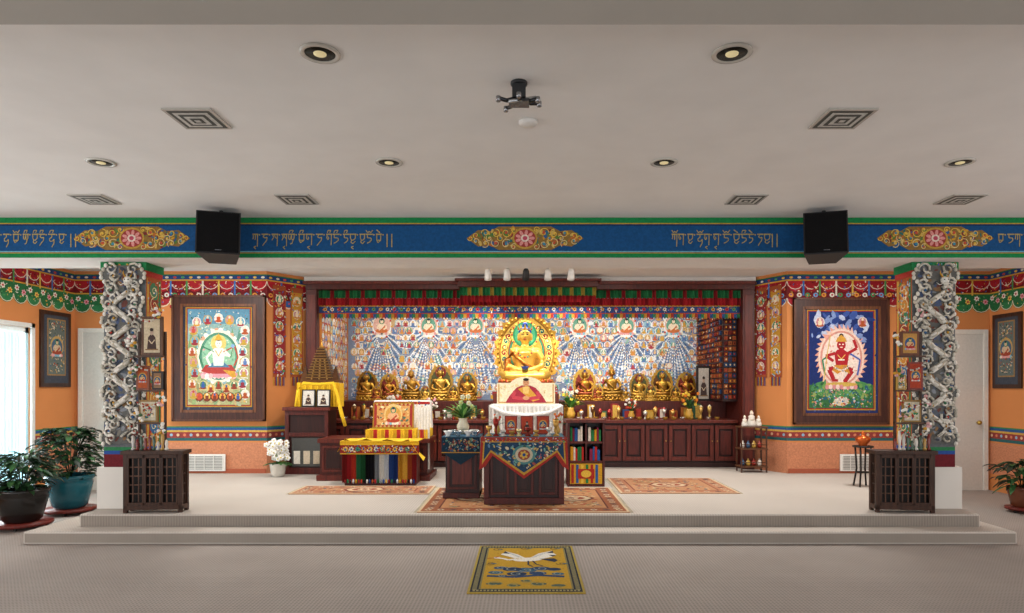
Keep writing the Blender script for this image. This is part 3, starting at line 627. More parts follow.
# ---------------------------------------------------------------- altar offerings on counter
m=MB()
for i in range(44):
    x=-3.0+i*6.2/43
    if -.65<x<.65: continue
    m.lathe(x,10.83,1.051,[(0,.002),(.025,0),(.03,.01),(.045,.045),(.048,.05),(.04,.045),(.01,.012)],'#c9a04a' if i%3 else '#d6d6d2','gold' if i%3 else 'silver',10)
m.fin('offering_bowls')
m=MB(); vx=[wx(p,11) for p in (571,393,690,430,632)]
for i in range(40):
    x=-2.9+i*.155+U(-.02,.02)
    if -.7<x<.7 or min(abs(x-q) for q in vx)<.17: continue
    y=U(11.0,11.06); h=U(.1,.24)
    m.lathe(x,y,1.051,[(.035,0),(.02,.02),(.015,h*.5),(.03,h*.6),(.04,h),(.03,h)],random.choice(['#b88a3c','#c9a45a','#8a3028','#c8c4bc','#6a4a2a']),'gold',10)
    m.lathe(x,y,1.051+h,[(.03,0),(.018,.015),(.002,.03)],random.choice(['#f3e9c8','#d9822c','#b8302c','#4f7a3a']),'gloss',8)
m.fin('butter_lamps')
m=MB()
for i in range(30):
    x=-2.95+i*.205
    if -.7<x<.72: continue
    h=U(.12,.26); c=random.choice(['#b98a2f','#8a2a2c','#2f4f7e','#c8bca8','#a8602a','#33624a','#5a2a1c'])
    m.box(x-.06,x+.06,11.27,11.40,1.051,1.05+h,c,'cloth'); m.box(x-.04,x+.04,11.265,11.27,1.07,1.03+h,random.choice(['#c9a34d','#d0c8b8','#98322a']),'cloth')
m.fin('wrapped_offering_boxes')
def vase_flowers(x,y,z,s,fcols,lc,name,vc='#c89a3c',n=26,leafn=20):
    m=MB(); m.lathe(x,y,z,[(.04*s,0),(.07*s,.05*s),(.08*s,.1*s),(.05*s,.17*s),(.06*s,.2*s),(.05*s,.2*s)],vc,'gloss',14)
    for i in range(leafn):
        a=U(0,6.28); e=U(.5,1.45); m.leaf((x,y,z+.19*s),(math.cos(a)*math.cos(e),math.sin(a)*math.cos(e)*.5,math.sin(e)),U(.2,.36)*s,.045*s,random.choice(lc),.35)
    for i in range(n):
        a=U(0,6.28); r=U(.03,.17)*s; h=U(.26,.5)*s; p=(x+r*math.cos(a),y+r*.5*math.sin(a),z+h)
        m.tube([(x,y,z+.18*s),p],.003*s,lc[0],'leaf',4); c=random.choice(fcols)
        for k in range(5):
            b=6.283*k/5; m.ball((p[0]+.018*s*math.cos(b),p[1]-.01*s,p[2]+.018*s*math.sin(b)),(.015*s,.006*s,.015*s),c,'cloth',6)
        m.ball((p[0],p[1]-.014*s,p[2]),.007*s,'#e8c84a','cloth',5)
    m.fin(name)
GR=['#2e5a2a','#3f7a34','#57913f','#284a28']
for px,s,fc,n,ln in ((571,1.0,['#e8e0c8','#d8d04a'],8,60),(393,.8,['#c83a30','#f0e8e0'],22,20),(690,.9,['#e07a2a','#f0c84a'],12,40),(430,.7,['#e8a0b0','#f0e8e0'],22,20),(632,.7,['#f0e8e0','#c83a30'],20,20)):
    vase_flowers(wx(px,11),11.06,1.051,s,fc,GR,'flower_vase',n=n,leafn=ln)
def framed(name,x,y,z,w,h,frame,pic,fw=.02,rz=0,kind=0,lean=0):
    m=MB(TM(x,y,z,rz,1,rx=-lean)); m.box(-w/2,w/2,0,.025,0,h,frame,'wood')
    P=Paint(m,(0,0,0),mat='paint')
    P.rect(-w/2+fw,fw,w/2-fw,h-fw,pic,1)
    if kind==0:
        P.poly([(-w*.22,h*.16),(w*.22,h*.16),(w*.17,h*.46),(w*.06,h*.54),(-w*.06,h*.54),(-w*.17,h*.46)],'#4a3a36',2); P.disc(0,h*.6,w*.09,h*.085,'#b09a88',3); P.disc(0,h*.66,w*.09,h*.045,'#3b302a',4)
        P.line([(-w*.14,h*.4),(0,h*.3),(w*.14,h*.4)],w*.05,'#c8b498',3); P.line([(-w*.3,h*.15),(w*.3,h*.15)],h*.03,'#8a6a4a',3)
    elif kind==1: P.deity(0,h*.48,min(w,h)*.55,'#d8b080','#a8302a','#3a5c8e',2,'#c9964a')
    else: P.dabs(-w/2+fw*2,fw*2,w/2-fw*2,h-fw*2,50,.018,['#a8372c','#c0953a','#3a5c8e','#2f7f5a','#e0d4b8'],2)
    return m.fin(name)
framed('framed_portrait',wx(703,11.5),11.46,1.352,.26,.62,'#20140f','#b8afa4',.04)
for a in (splay(-4.01,BY,-3.57,10.7),splay(3.74,10.7,4.07,BY)):
    m=MB(); n=Vector(a[1]).cross(Vector((0,0,1))); L=a[2]; O=Vector(a[0])+n*.012
    P=Paint(m,O,a[1],mat='cloth')
    for k,uu in enumerate((L*.28,L*.7)):
        w=.115; P.rect(uu-w,1.75,uu+w,3.2,'#9a4c2c',1); P.rect(uu-w+.02,1.8,uu+w-.02,3.12,'#b8862f' if k else '#8a2a30',2)
        for j in range(6): P.mini(uu,1.93+j*.21,.14,'#e0cdb0','#b8722e','#2f7f62' if j%2 else '#b8808a',3,'#d0c4a8')
        P.dabs(uu-w+.01,1.78,uu+w-.01,3.15,110,.02,MIX,5)
        for j in range(9): P.rect(uu-w+.01+j*.022,1.62,uu-w+.026+j*.022,1.76,['#b98a2f','#902a2c','#2f4f7e'][j%3],2)
    m.fin('hanging_prayer_banner')
# ================================================================ THANGKAS
def thangka(name,x0,x1,z0,z1,style):
    m=MB(); y=BY-.06; fw=.165; FR='#40221a'
    m.box(x0,x1,y+.02,y+.055,z0,z1,'#3a3f50' if style==0 else '#2b3566','cloth')
    for q in ((x0,x0+fw,z0,z1),(x1-fw,x1,z0,z1),(x0+fw,x1-fw,z0,z0+fw),(x0+fw,x1-fw,z1-fw,z1)): m.box(q[0],q[1],y,y+.055,q[2],q[3],FR,'wood')
    i=fw*.82
    for q in ((x0+i,x0+fw+.012,z0+i,z1-i),(x1-fw-.012,x1-i,z0+i,z1-i),(x0+fw,x1-fw,z0+i,z0+fw+.012),(x0+fw,x1-fw,z1-fw-.012,z1-i)): m.box(q[0],q[1],y-.008,y,q[2],q[3],'#6a4028','wood')
    for q in ((x0,x0+.03,z0,z1),(x1-.03,x1,z0,z1),(x0,x1,z0,z0+.03),(x0,x1,z1-.03,z1)): m.box(q[0],q[1],y-.012,y,q[2],q[3],'#54301f','wood')
    cx,cz=(x0+x1)/2,(z0+z1)/2; w=(x1-x0)/2-fw; h=(z1-z0)/2-fw
    P=Paint(m,(cx,y+.02,cz),mat='paint',eps=.0008)
    P.dabs(-w+.03,-h+.03,w-.03,h-.03,420,.022,['#525a72','#2c3040','#6a6f80'] if style==0 else ['#44508a','#1c2450','#5a629a'],.6)
    a,b=w-.075,h-.05; b0=-h+.09
    P.rect(-a-.035,b0-.035,a+.035,b+.03,'#b5882e',2); P.rect(-a-.018,b0-.018,a+.018,b+.015,'#8e302c',2.5)
    if style==0:
        P.rect(-a,b0,a,b,'#a8a878',3); P.rect(-a,b*.35,a,b,'#86a8a4',3.2); P.rect(-a,b*.7,a,b,'#5a8aa2',3.3)
        P.dabs(-a+.03,b0+.02,a-.03,b*.4,300,.05,['#8aa06a','#b8b284','#7a9a72','#c0a878','#8a8a62','#a4b090'],3.4)
        for i in range(9): P.poly([(-a+i*.105,b*.2),(-a+i*.105+.06,b*.55+U(-.05,.05)),(min(-a+i*.105+.15,a),b*.2)],['#6f9468','#5a8a78','#8aa070'][i%3],4.4)
        for k in range(34):
            an=6.283*k/34; P.disc(.33*math.cos(an),.03+.41*math.sin(an),.035,.035,['#f0ece0','#d8a080','#e6e0d0','#8ab0b8'][k%4],4.8,7)
        P.disc(0,.03,.33,.41,'#e6dfc8',5,24); P.disc(0,.03,.30,.37,'#4f8a72',5.3,24); P.disc(0,.03,.26,.33,'#8ab898',5.6,24)
        P.dabs(-.24,-.28,.24,.34,120,.018,['#a8cdb0','#6aa084','#d8e0c8','#d8909a'],5.9,lambda u,v:(u/.25)**2+((v-.03)/.31)**2<1)
        Wc='#dfe6d6'; K=1.25
        S=lambda pts:[(q[0]*K,.01+q[1]*K) for q in pts]
        P.disc(0,-.25,.3,.05,'#d8909a',7,16)
        for k in range(-4,5): P.disc(k*.06,-.275,.034,.045,['#e8b0b0','#f0e0d8'][k%2],7.3,7)
        P.poly(S([(-.22,-.17),(-.1,-.2),(.1,-.2),(.22,-.17),(.16,-.09),(-.16,-.09)]),'#a83f3a',8); P.poly(S([(-.14,-.12),(.14,-.12),(.07,-.06),(-.07,-.06)]),'#4f7a9a',8.3)
        P.poly(S([(.05,-.15),(.2,-.17),(.22,-.24),(.17,-.25)]),'#c8963a',8.4)
        P.poly(S([(-.06,-.1),(.06,-.1),(.08,.08),(.05,.12),(-.05,.12),(-.08,.08)]),Wc,9)
        P.line(S([(-.08,.08),(-.15,.0),(-.1,-.1)]),.036,Wc,9.3); P.line(S([(.08,.08),(.14,.02),(.06,.04)]),.036,Wc,9.3)
        P.disc(0,.235,.12,.13,'#d8c070',8.5,14); P.disc(0,.225,.052,.065,Wc,9.6,12); P.disc(0,.30,.05,.035,'#1c2340',9.6,8); P.poly(S([(-.05,.215),(.05,.215),(.03,.25),(0,.30),(-.03,.25)]),'#d0a03c',10)
        for s in (-1,1): P.disc(s*.018,.232,.009,.005,'#2a2a30',10.4,6)
        P.line([(-.012,.19),(.012,.19)],.006,'#b04a40',10.4)
        P.line(S([(-.06,.07),(-.2,.14),(-.24,0),(-.19,-.1)]),.02,'#3c7a5a',8.7); P.line(S([(.06,.07),(.2,.14),(.24,0),(.19,-.1)]),.02,'#b8483a',8.7)
        P.line(S([(-.04,.09),(0,.02),(.04,.09)]),.012,'#c8963a',10.2); P.line(S([(.15,.0),(.18,.12)]),.01,'#2f6a3a',10); P.disc(.22,.19,.03,.03,'#7fa8d0',10.3,8)
        for k in range(-2,3): P.mini(k*.17,.62-abs(k)*.03,.14,'#e0d0b0',['#b8502a','#c8953a','#98303a'][k%3],['#d6d2ca','#c08a8a','#649fb5'][k%3],6,['#dcdcd6','#b9a060'][k%2])
        for k in range(14):
            s=-1 if k%2 else 1; P.mini(s*(a-.07-.02*(k%3)),-.56+(k//2)*.165,.14,['#e0d0b0','#b84a3a','#5a78b0','#c8a05a'][k%4],['#a8502a','#b8953a','#8a303a'][k%3],['#d6d2ca','#b8808a','#649fb5'][k%3],6,['#dcdcd6','#b9a060'][k%2])
        for k in range(5): P.mini(-.24+k*.12,-.42-.05*(k%2),.13,['#3a5a9a','#e0d0b0','#b84a3a'][k%3],'#8a3a2a',['#4a7a5a','#d8a84a'][k%2],6,'#c9b88a')
        for k in range(6): P.mini(-.3+k*.12,-.60,.13,['#b84a3a','#e0d0b0','#3a5a9a'][k%3],'#7a3a2a',['#c8602a','#d8a84a'][k%2],6,'#5a3a2a')
        P.dabs(-a+.03,b0+.02,a-.03,b-.03,420,.013,['#e0d6b8','#b8602e','#36523a','#3a6a9a','#d8a84a','#e9e9e0'],5,lambda u,v:(u/.34)**2+((v-.02)/.42)**2>1.1)
    else:
        P.rect(-a,b0,a,b,'#1a2c66',3); P.rect(-a,b0,a,b0+.36,'#33683f',3.3); P.disc(0,b0+.3,a*.95,.15,'#4c8a50',3.6,20)
        P.dabs(-a+.04,b*.35,a-.04,b-.03,60,.07,['#3a5398','#7a90c0','#b8c2da','#223a7c'],3.8)
        P.dabs(-a+.04,b0+.02,a-.04,b0+.38,160,.035,['#2f5f38','#6a9a52','#3f7a60','#88a05a','#2a5a70'],3.9)
        for i in range(36):
            an=6.283*i/36; P.poly([(.33*math.cos(an-.13),.05+.42*math.sin(an-.13)),(.33*math.cos(an+.13),.05+.42*math.sin(an+.13)),(.41*math.cos(an+.1),.05+.53*math.sin(an+.1))],['#e0b8a4','#d89a88'][i%2],4.4)
        P.disc(0,.05,.355,.455,'#e2cabb',4.6,26); P.disc(0,.05,.325,.42,'#cf8f80',4.9,26); P.disc(0,.05,.295,.39,'#e6d4c8',5.2,26)
        P.dabs(-.28,-.3,.28,.42,150,.02,['#d8a898','#f0e4da','#c8806a','#e0b8a4'],5.5,lambda u,v:(u/.28)**2+((v-.05)/.36)**2<1)
        RD='#a8222a'
        P.poly([(-.08,-.1),(.09,-.1),(.12,.12),(.04,.18),(-.06,.18),(-.11,.12)],RD,7)
        P.line([(-.05,-.08),(-.19,-.13),(-.12,-.28)],.065,RD,7.3); P.line([(.05,-.08),(.17,-.15),(.05,-.32)],.065,RD,7.3); P.line([(.03,-.33),(.1,-.34)],.04,RD,7.4); P.line([(-.14,-.29),(-.05,-.3)],.04,RD,7.4)
        P.line([(.1,.12),(.24,.2),(.19,.33)],.045,RD,7.5); P.line([(-.1,.12),(-.24,.08),(-.12,.0)],.045,RD,7.5)
        P.disc(0,.25,.07,.08,RD,8,12); P.poly([(-.09,.3),(.09,.3),(.06,.36),(0,.41),(-.06,.36)],'#d0993c',8.5); P.disc(0,.38,.04,.05,'#1a1a24',8.3,8)
        P.disc(-.025,.26,.015,.010,'#f5f0e0',9,6); P.disc(.025,.26,.015,.010,'#f5f0e0',9,6); P.line([(-.02,.215),(.02,.215)],.012,'#f0e0c8',9)
        for i in range(14): P.disc(-.17+i*.026,-.03-.11*math.sin(i*.24),.013,.016,'#e3dac8',9,6)
        P.poly([(-.09,-.06),(.09,-.06),(.14,-.2),(.03,-.14),(-.06,-.2),(-.14,-.14)],'#c88a34',8.2); P.dabs(-.12,-.18,.12,-.06,20,.014,['#2f6a9a','#e0c060','#3a7a4a'],8.6)
        P.line([(-.27,-.3),(-.22,.1),(-.17,.4)],.014,'#d0b060',9); P.line([(-.1,.14),(-.29,.02),(-.25,-.22)],.026,'#2f7f5a',6.5); P.line([(.1,.14),(.29,.02),(.25,-.22)],.026,'#3a5cae',6.5)
        P.line([(-.06,.1),(0,.03),(.06,.1)],.012,'#e0c060',9); P.line([(-.05,.02),(.05,.02)],.02,'#e8e0d0',9.2)
        P.disc(0,-.36,.25,.035,'#c8a850',8.2,16)
        for i in range(-4,5): P.disc(i*.055,-.40,.032,.04,'#e4c9c4' if i%2 else '#cf8a8a',8.6,8)
        for i,(u,v) in enumerate([(-.33,.6),(.33,.6)]): P.mini(u,v,.15,'#e0d0b0','#a8502a','#c0808a',5,'#d6d2ca')
        P.disc(0,b0+.1,.12,.07,'#c8c4b8',5,10); P.dabs(-.12,b0+.04,.12,b0+.18,30,.02,['#b8402a','#d8a84a','#e8e0d0','#3a6a9a'],6)
        P.dabs(-a+.03,b0+.02,a-.03,b0+.3,140,.016,['#e0d8d0','#c87a7a','#c09a4a','#649fb5','#2a5a34'],5)
    m.fin(name)
thangka('framed_thangka_painting',wx(173,10.08),-4.02,1.07,3.02,0)
thangka('framed_thangka_painting',wx(793,10.08),wx(888,10.08),1.02,2.98,1)
def side_thangka(x,ya,yb,z0,z1,sg):
    if sg>0: O=(x,ya,z0); Uv=(0,1,0)
    else: O=(x,yb,z0); Uv=(0,-1,0)
    m=MB(); w=yb-ya; h=z1-z0; t=.03
    m.box(min(x+sg*.003,x+sg*t),max(x+sg*.003,x+sg*t),ya,yb,z0,z1,'#3a241c','wood')
    P=Paint(m,Vector(O)+Vector((sg*t,0,0)),Uv); P.rect(.06,.06,w-.06,h-.06,'#3e434e',1); P.rect(.12,.17,w-.12,h-.11,'#967446',2); P.rect(.14,.19,w-.14,h-.13,'#5f6a66',3)
    P.deity(w/2,h*.52,.22,'#c8b090','#98402a','#46607a',6,'#b8985a')
    P.dabs(.16,.22,w-.16,h-.15,160,.018,['#c8b090','#98402a','#46607a','#b8985a','#2f4a3a','#d0c8b0'],4)
    m.fin('framed_thangka_scroll')
side_thangka(LX,9.36,9.98,1.6,2.72,1); side_thangka(RX,9.42,10.0,1.58,2.7,-1)
for xa,xb in ((-5.28,-4.64),(4.88,5.42)):
    m=MB(); m.box(xa,xb,BY-.045,BY-.022,.30,.56,'#e9e7e1','plastic')
    for i in range(9): m.box(xa+.03,xb-.03,BY-.05,BY-.045,.325+i*.024,.337+i*.024,'#8f8d88','plastic')
    for i in range(5): m.box(xa+.03+i*(xb-xa-.07)/4,xa+.04+i*(xb-xa-.07)/4,BY-.054,BY-.05,.32,.545,'#e9e7e1','plastic')
    m.fin('wall_return_grille')
# ================================================================ THRONES / TABLES
def panel_front(m,x0,x1,y,z0,z1,n,c1,c2):
    w=(x1-x0)/n
    for i in range(n):
        a=x0+i*w+.03; b=a+w-.06
        for q in ((a,a+.03,z0,z1),(b-.03,b,z0,z1),(a+.03,b-.03,z0,z0+.03),(a+.03,b-.03,z1-.03,z1)): m.box(q[0],q[1],y-.012,y,q[2],q[3],c2,'wood')
        m.box(a+.06,b-.06,y-.008,y,z0+.06,z1-.06,c1,'wood')
m=MB(); x0,x1=wx(321,9.35),wx(428,9.35)
m.box(x0,x1,9.3,9.95,.262,.80,CH,'wood'); m.box(x0-.03,x1+.03,9.27,9.98,.80,.86,CH2,'wood'); m.box(x0-.04,x1+.04,9.26,9.99,.262,.34,CH2,'wood')
panel_front(m,x0,x1,9.3,.38,.76,4,CHD,CH2); ob=m.fin('wooden_throne',bevel=.006)
m=MB(); xa,xb=wx(366,9.35),wx(428,9.35)
m.box(xa,xb,9.35,9.85,.862,.99,'#e0b42c','cloth'); m.prism([(xa,.98),(xb,.98),(xb-.02,1.40),(xa+.02,1.40)],9.75,9.88,'#eeebe6','cloth','y')
m.pleat(xb-.14,xb+.03,9.34,.42,1.3,8,.015,['#f2efe9','#e2ddd4']); m.pleat(xa,xb,9.33,.8,.99,16,.012,['#e3b62f','#c89a24','#b3322a'])
P=Paint(m,(0,9.75,0),mat='cloth'); P.rect(xa+.03,1.34,xb-.03,1.38,'#a8302c',1); P.dabs(xa+.05,1.3,xb-.05,1.39,30,.016,['#d8a84a','#3a6a9a'],2)
m.fin('white_throne_cushions',ob,bevel=.015)
m=MB(); m.M=TM(wx(393,9.5),9.50,.997,0,1,rx=-.12); w,h=.60,.38
m.box(-w/2,w/2,0,.03,0,h,'#b0802a','gold'); P=Paint(m,(0,0,0)); P.rect(-w/2+.02,.02,w/2-.02,h-.02,'#98302c',1); P.rect(-w/2+.06,.05,w/2-.06,h-.05,'#c9965a',2)
P.dabs(-w/2+.07,.06,w/2-.07,h-.06,70,.025,['#b8602e','#d8b070','#8a3a2a','#e0d0a0','#4a6a5a'],2.5); P.deity(0,h*.48,.22,'#d8a880','#a8402a','#c8964a',4,'#d6b87a')
for i in range(18): P.flower(-w/2+.06+(i%9)*.06,.03 if i<9 else h-.03,.018,['#d9b34d','#2f4f8e'],2.5)
m.fin('framed_teacher_portrait')
m=MB(); xa,xb=wx(345,8.85),wx(416,8.85); tz=.86
m.box(xa,xb,8.83,9.2,.262,tz-.03,CH,'wood'); m.box(xa-.03,xb+.03,8.8,9.23,tz-.03,tz,CH2,'wood'); ob=m.fin('low_ritual_table',bevel=.005)
m=MB(); m.box(xa-.04,xb+.04,8.78,9.24,tz+.001,tz+.012,'#e3b62f','cloth')
P=Paint(m,(0,8.785,0),mat='cloth'); 
m.box(xa-.05,xb+.05,8.785,8.80,tz-.17,tz+.01,'#8a2a26','cloth')
P.rect(xa-.05,tz-.045,xb+.05,tz+.01,'#dfae28',1); P.rect(xa-.05,tz-.17,xb+.05,tz-.155,'#c0922f',1)
for i in range(12): P.flower(xa+.02+i*(xb-xa)/11.5,tz-.1,.038,[['#d9b34d','#d8ccb8','#4f8a6a','#d08a3a'][i%4],'#2a4a7c'],2)
P.dabs(xa-.03,tz-.15,xb+.03,tz-.05,90,.014,MIX,4)
rb=['#7d1c1c','#a3262a','#b83a2a','#2f6f4a','#1f5a34','#101014','#18181f','#8a9096','#d8d6d0','#c9cdd2','#2f4f8e','#203a76','#c0912c','#d9b34d','#a8502a','#93262a']
m.pleat(xa-.02,xb+.02,8.80,.30,tz-.16,48,.016,[rb[int(i*len(rb)/48)] for i in range(48)],scal=.01)
for i in range(26):
    x=xa+(i+.5)*(xb-xa)/26; m.ball((x,8.785,.325),(.014,.014,.03),rb[(i*3)%16],'cloth',6)
vs=[];fs=[]
for i in range(13):
    t=i/12; x=xa-.09+t*(xb-xa+.2); z=tz+.02 if 0<i<11 else (tz-.14 if i==0 else tz-.12*(i-10)); vs+=[(x,8.79+.03*math.sin(t*6),z+.02*math.sin(i*2)),(x,8.98+.05*math.sin(t*6),z+.02*math.cos(i*2))]
for i in range(12): fs.append((2*i,2*i+2,2*i+3,2*i+1))
m.add(vs,fs,'#efc435','cloth',True); m.fin('rainbow_brocade_cover',ob)
# centre throne
m=MB(); xa,xb=wx(490,9.0),wx(562,9.0)
m.box(xa+.04,xb-.04,9.05,9.85,.262,.95,CH,'wood'); m.box(xa,xb,9.0,9.9,.95,1.0,CH2,'wood'); m.box(xa,xb,9.0,9.9,.262,.36,CH2,'wood')
for x in (xa,xb-.06): m.box(x,x+.06,9.82,9.9,1.0,1.5,CH2,'wood')
ob=m.fin('teacher_throne',bevel=.006)
m=MB(); m.box(xa+.03,xb-.03,9.03,9.8,1.0,1.16,'#a8302c','cloth'); m.box(xa+.05,xb-.05,9.05,9.8,1.16,1.32,'#efece6','cloth')
m.pleat(xa,xb,8.985,.5,1.34,18,.014,['#f4f1ec','#e6e2da','#eeeae2'])
m.box(xa,xb,8.99,9.8,1.32,1.35,'#f2efe9','cloth')
for sx in (xa-.015,xb+.003): m.box(sx,sx+.012,8.99,9.7,.7,1.35,'#ece8e0','cloth')
m.tube([(xa+.02,8.96,1.33),(xa+.2,8.95,1.24),(xa+.5,8.95,1.2),(xa+.8,8.95,1.24),(xb-.02,8.96,1.33)],[.02,.03,.035,.03,.02],'#f6f4f0','cloth',8)
m.fin('white_silk_throne_cover',ob,bevel=.01)
m=MB(); y=9.45; xa2,xb2=wx(497,9.45),wx(555,9.45); c=(xa2+xb2)/2
sil=[(xa2,1.352),(xb2,1.352),(xb2,1.66)]+[(c+.24*math.cos(a),1.62+.13*math.sin(a)) for a in [i*math.pi/10 for i in range(1,10)]]+[(xa2,1.66)]
m.prism(sil,y,y+.03,'#e3d6b4','paint','y'); P=Paint(m,(0,y,0))
for q in ((xa2+.02,1.37,xb2-.02,1.385),(xa2+.02,1.37,xa2+.035,1.64),(xb2-.035,1.37,xb2-.02,1.64)): P.rect(*q,'#b8863a',1)
P.dabs(xa2+.05,1.4,xb2-.05,1.62,50,.025,['#d8c490','#c8a870','#e8dcc0'],1.2)
f=lambda pts:[(a,1.37+(b-1.36)*.84) for a,b in pts]
P.poly(f([(c-.3,1.36),(c+.3,1.36),(c+.24,1.48),(c+.14,1.62),(c+.06,1.66),(c-.06,1.66),(c-.14,1.62),(c-.24,1.48)]),'#9a2c3c',3)
P.poly(f([(c-.12,1.6),(c+.02,1.66),(c+.2,1.42),(c+.1,1.38)]),'#c8933a',4); P.poly(f([(c-.05,1.64),(c+.05,1.64),(c+.04,1.52),(c-.04,1.52)]),'#d9b46a',4.5)
P.line(f([(c-.16,1.56),(c-.2,1.46),(c-.04,1.43)]),.05,'#b8404c',5); P.line(f([(c+.16,1.56),(c+.2,1.46),(c+.05,1.43)]),.05,'#b8404c',5)
P.disc(c,1.44,.05,.03,'#c89068',6,9); P.disc(c,1.665,.045,.055,'#c89068',5,14); P.disc(c,1.708,.043,.022,'#2a2020',6,10)
for s in (-1,1): P.disc(c+s*.018,1.672,.008,.005,'#2a1a14',7,6)
P.line([(c-.014,1.638),(c+.014,1.638)],.006,'#a84a3a',7)
m.fin('lama_portrait_panel')
# front altar table
m=MB(); xa,xb=wx(484,7.35),wx(564,7.35); tz=1.03
m.box(xa+.05,xb-.05,7.36,7.86,.279,tz-.04,CHD,'wood'); m.box(xa,xb,7.31,7.9,tz-.04,tz,CH,'wood'); m.box(xa,xb,7.32,7.88,.279,.35,CH,'wood')
panel_front(m,xa+.04,xb-.04,7.36,.38,.95,3,CHD,CH)
for x in (xa,xb-.06): m.box(x,x+.06,7.32,7.38,.35,tz-.04,CH,'wood')
ob=m.fin('altar_table',bevel=.005)
m=MB(); yy=7.3
m.box(xa-.01,xb+.01,7.302,7.9,tz+.001,tz+.008,'#3d5d6a','cloth')
cx=(xa+xb)/2; hw=(xb-xa)/2
m.prism([(xa-.03,tz+.008),(xa-.05,tz-.36),(xa+.02,tz-.32),(xa+.1,tz-.2),(cx,tz-.46),(xb-.1,tz-.2),(xb-.02,tz-.32),(xb+.05,tz-.36),(xb+.03,tz+.008)],yy-.008,yy,'#9a322c','cloth','y')
for sx in (xa-.012,xb+.002): m.box(sx,sx+.01,7.3,7.9,tz-.3,tz+.008,'#8a2f2a','cloth')
P=Paint(m,(0,yy-.008,0),mat='cloth')
P.poly([(xa+.0,tz),(xa-.02,tz-.3),(xa+.08,tz-.16),(cx,tz-.42),(xb-.08,tz-.16),(xb+.02,tz-.3),(xb,tz)],'#b58c3c',1)
P.poly([(xa+.015,tz),(xa+.0,tz-.25),(xa+.08,tz-.135),(cx,tz-.39),(xb-.08,tz-.135),(xb,tz-.25),(xb-.015,tz)],'#27405a',2)
P.rect(xa-.02,tz-.045,xb+.02,tz+.006,'#93392f',3); P.rect(xa-.02,tz-.05,xb+.02,tz-.042,'#c09c4c',4)
P.disc(cx,tz-.19,.13,.11,'#4f7f80',4.5,16); P.disc(cx,tz-.19,.1,.085,'#b8b098',5,16); P.disc(cx,tz-.19,.07,.06,'#8e483a',6,12); P.flower(cx,tz-.19,.05,['#c9a34d','#2a4a7c'],7)
P.dabs(cx-hw+.04,tz-.38,cx+hw-.04,tz-.05,260,.02,['#b9a060','#6f9a90','#c8bca0','#98504a','#5f7fa0','#3a5a50'],3.5,lambda u,v:(tz-v)<.1+.26*(1-abs(u-cx)/hw))
P.dabs(xa,tz-.04,xb,tz,60,.012,MIX,4.5)
m.fin('brocade_altar_cloth',ob)
m=MB(); xa,xb=wx(443,7.75),wx(482,7.75)-.03; tz2=1.0
m.box(xa+.03,xb,7.75,8.25,.279,tz2-.04,CHD,'wood'); m.box(xa,xb,7.7,8.3,tz2-.04,tz2,CH,'wood'); m.box(xa,xb,7.72,8.28,.279,.34,CH,'wood'); panel_front(m,xa+.02,xb,7.75,.38,.93,1,CH2,CH)
ob=m.fin('side_altar_table',bevel=.005)
m=MB(); m.box(xa-.01,xb+.01,7.69,8.3,tz2+.001,tz2+.008,'#31546a','cloth'); m.box(xa-.01,xb+.01,7.68,7.69,tz2-.18,tz2+.008,'#1c3242','cloth')
m.prism([(xa-.01,tz2-.17),(xb+.01,tz2-.17),((xa+xb)/2,tz2-.32)],7.682,7.69,'#1c3242','cloth','y')
P=Paint(m,(0,7.68,0),mat='cloth'); P.dabs(xa+.01,tz2-.16,xb-.01,tz2-.01,120,.016,['#a99050','#5f8a80','#b0a488','#88443a','#3a5a7a'],1)
P.rect(xa-.01,tz2-.18,xb+.01,tz2-.168,'#a9803c',3)
m.fin('brocade_cover',ob)
m=MB()
for i,(px,py,c) in enumerate(((448,7.8,0),(458,7.8,1),(468,7.82,0),(476,7.82,1),(452,8.0,1),(474,8.02,0))):
    x=wx(px,py); m.lathe(x,py,tz2+.009,[(0,.002),(.03,0),(.022,.015),(.05,.055),(.054,.065),(.045,.06),(.01,.02)],['#e9e7e2','#c9cdd0'][c],'gloss' if c==0 else 'silver',14)
m.fin('ritual_bowls')
for px,k in ((511,1),(527,0),(543,1)):
    framed('small_framed_icon',wx(px,7.65),7.65,tz+.012,.15,.22,'#8a2a22','#b8472f',.015,0,k,lean=.1)
m=MB()
for px,h,c in ((489,.12,'#b9904a'),(496,.2,'#8a2a22'),(556,.18,'#b9904a'),(549,.1,'#c8c4bc'),(503,.07,'#c8c4bc'),(519,.08,'#d9c990'),(536,.07,'#b9904a'),(512,.06,'#b9904a'),(528,.1,'#7a2a22')):
    x=wx(px,7.42); m.lathe(x,7.42,tz+.009,[(.035,0),(.038,.01),(.012,.03),(.012,h*.5),(.03,h*.65),(.036,h),(.0,h)],c,'gold',12)
m.fin('butter_lamps_and_bells')
vase_flowers(wx(463,8.17),8.17,tz2+.009,1.0,['#e8e6c8','#c8d89a'],['#3f7a34','#6fa04a','#8ab85a','#2e5a2a'],'leafy_vase_arrangement','#d8cdb0',n=8,leafn=70)
vase_flowers(wx(497,7.78)+.0,7.8,tz+.009,.5,['#c83a30','#f0e8e0'],GR,'flower_vase','#c9a04a',n=10)
vase_flowers(wx(557,7.78)+.0,7.8,tz+.009,.5,['#c83a30','#e9822c'],GR,'flower_vase','#c9a04a',n=10)
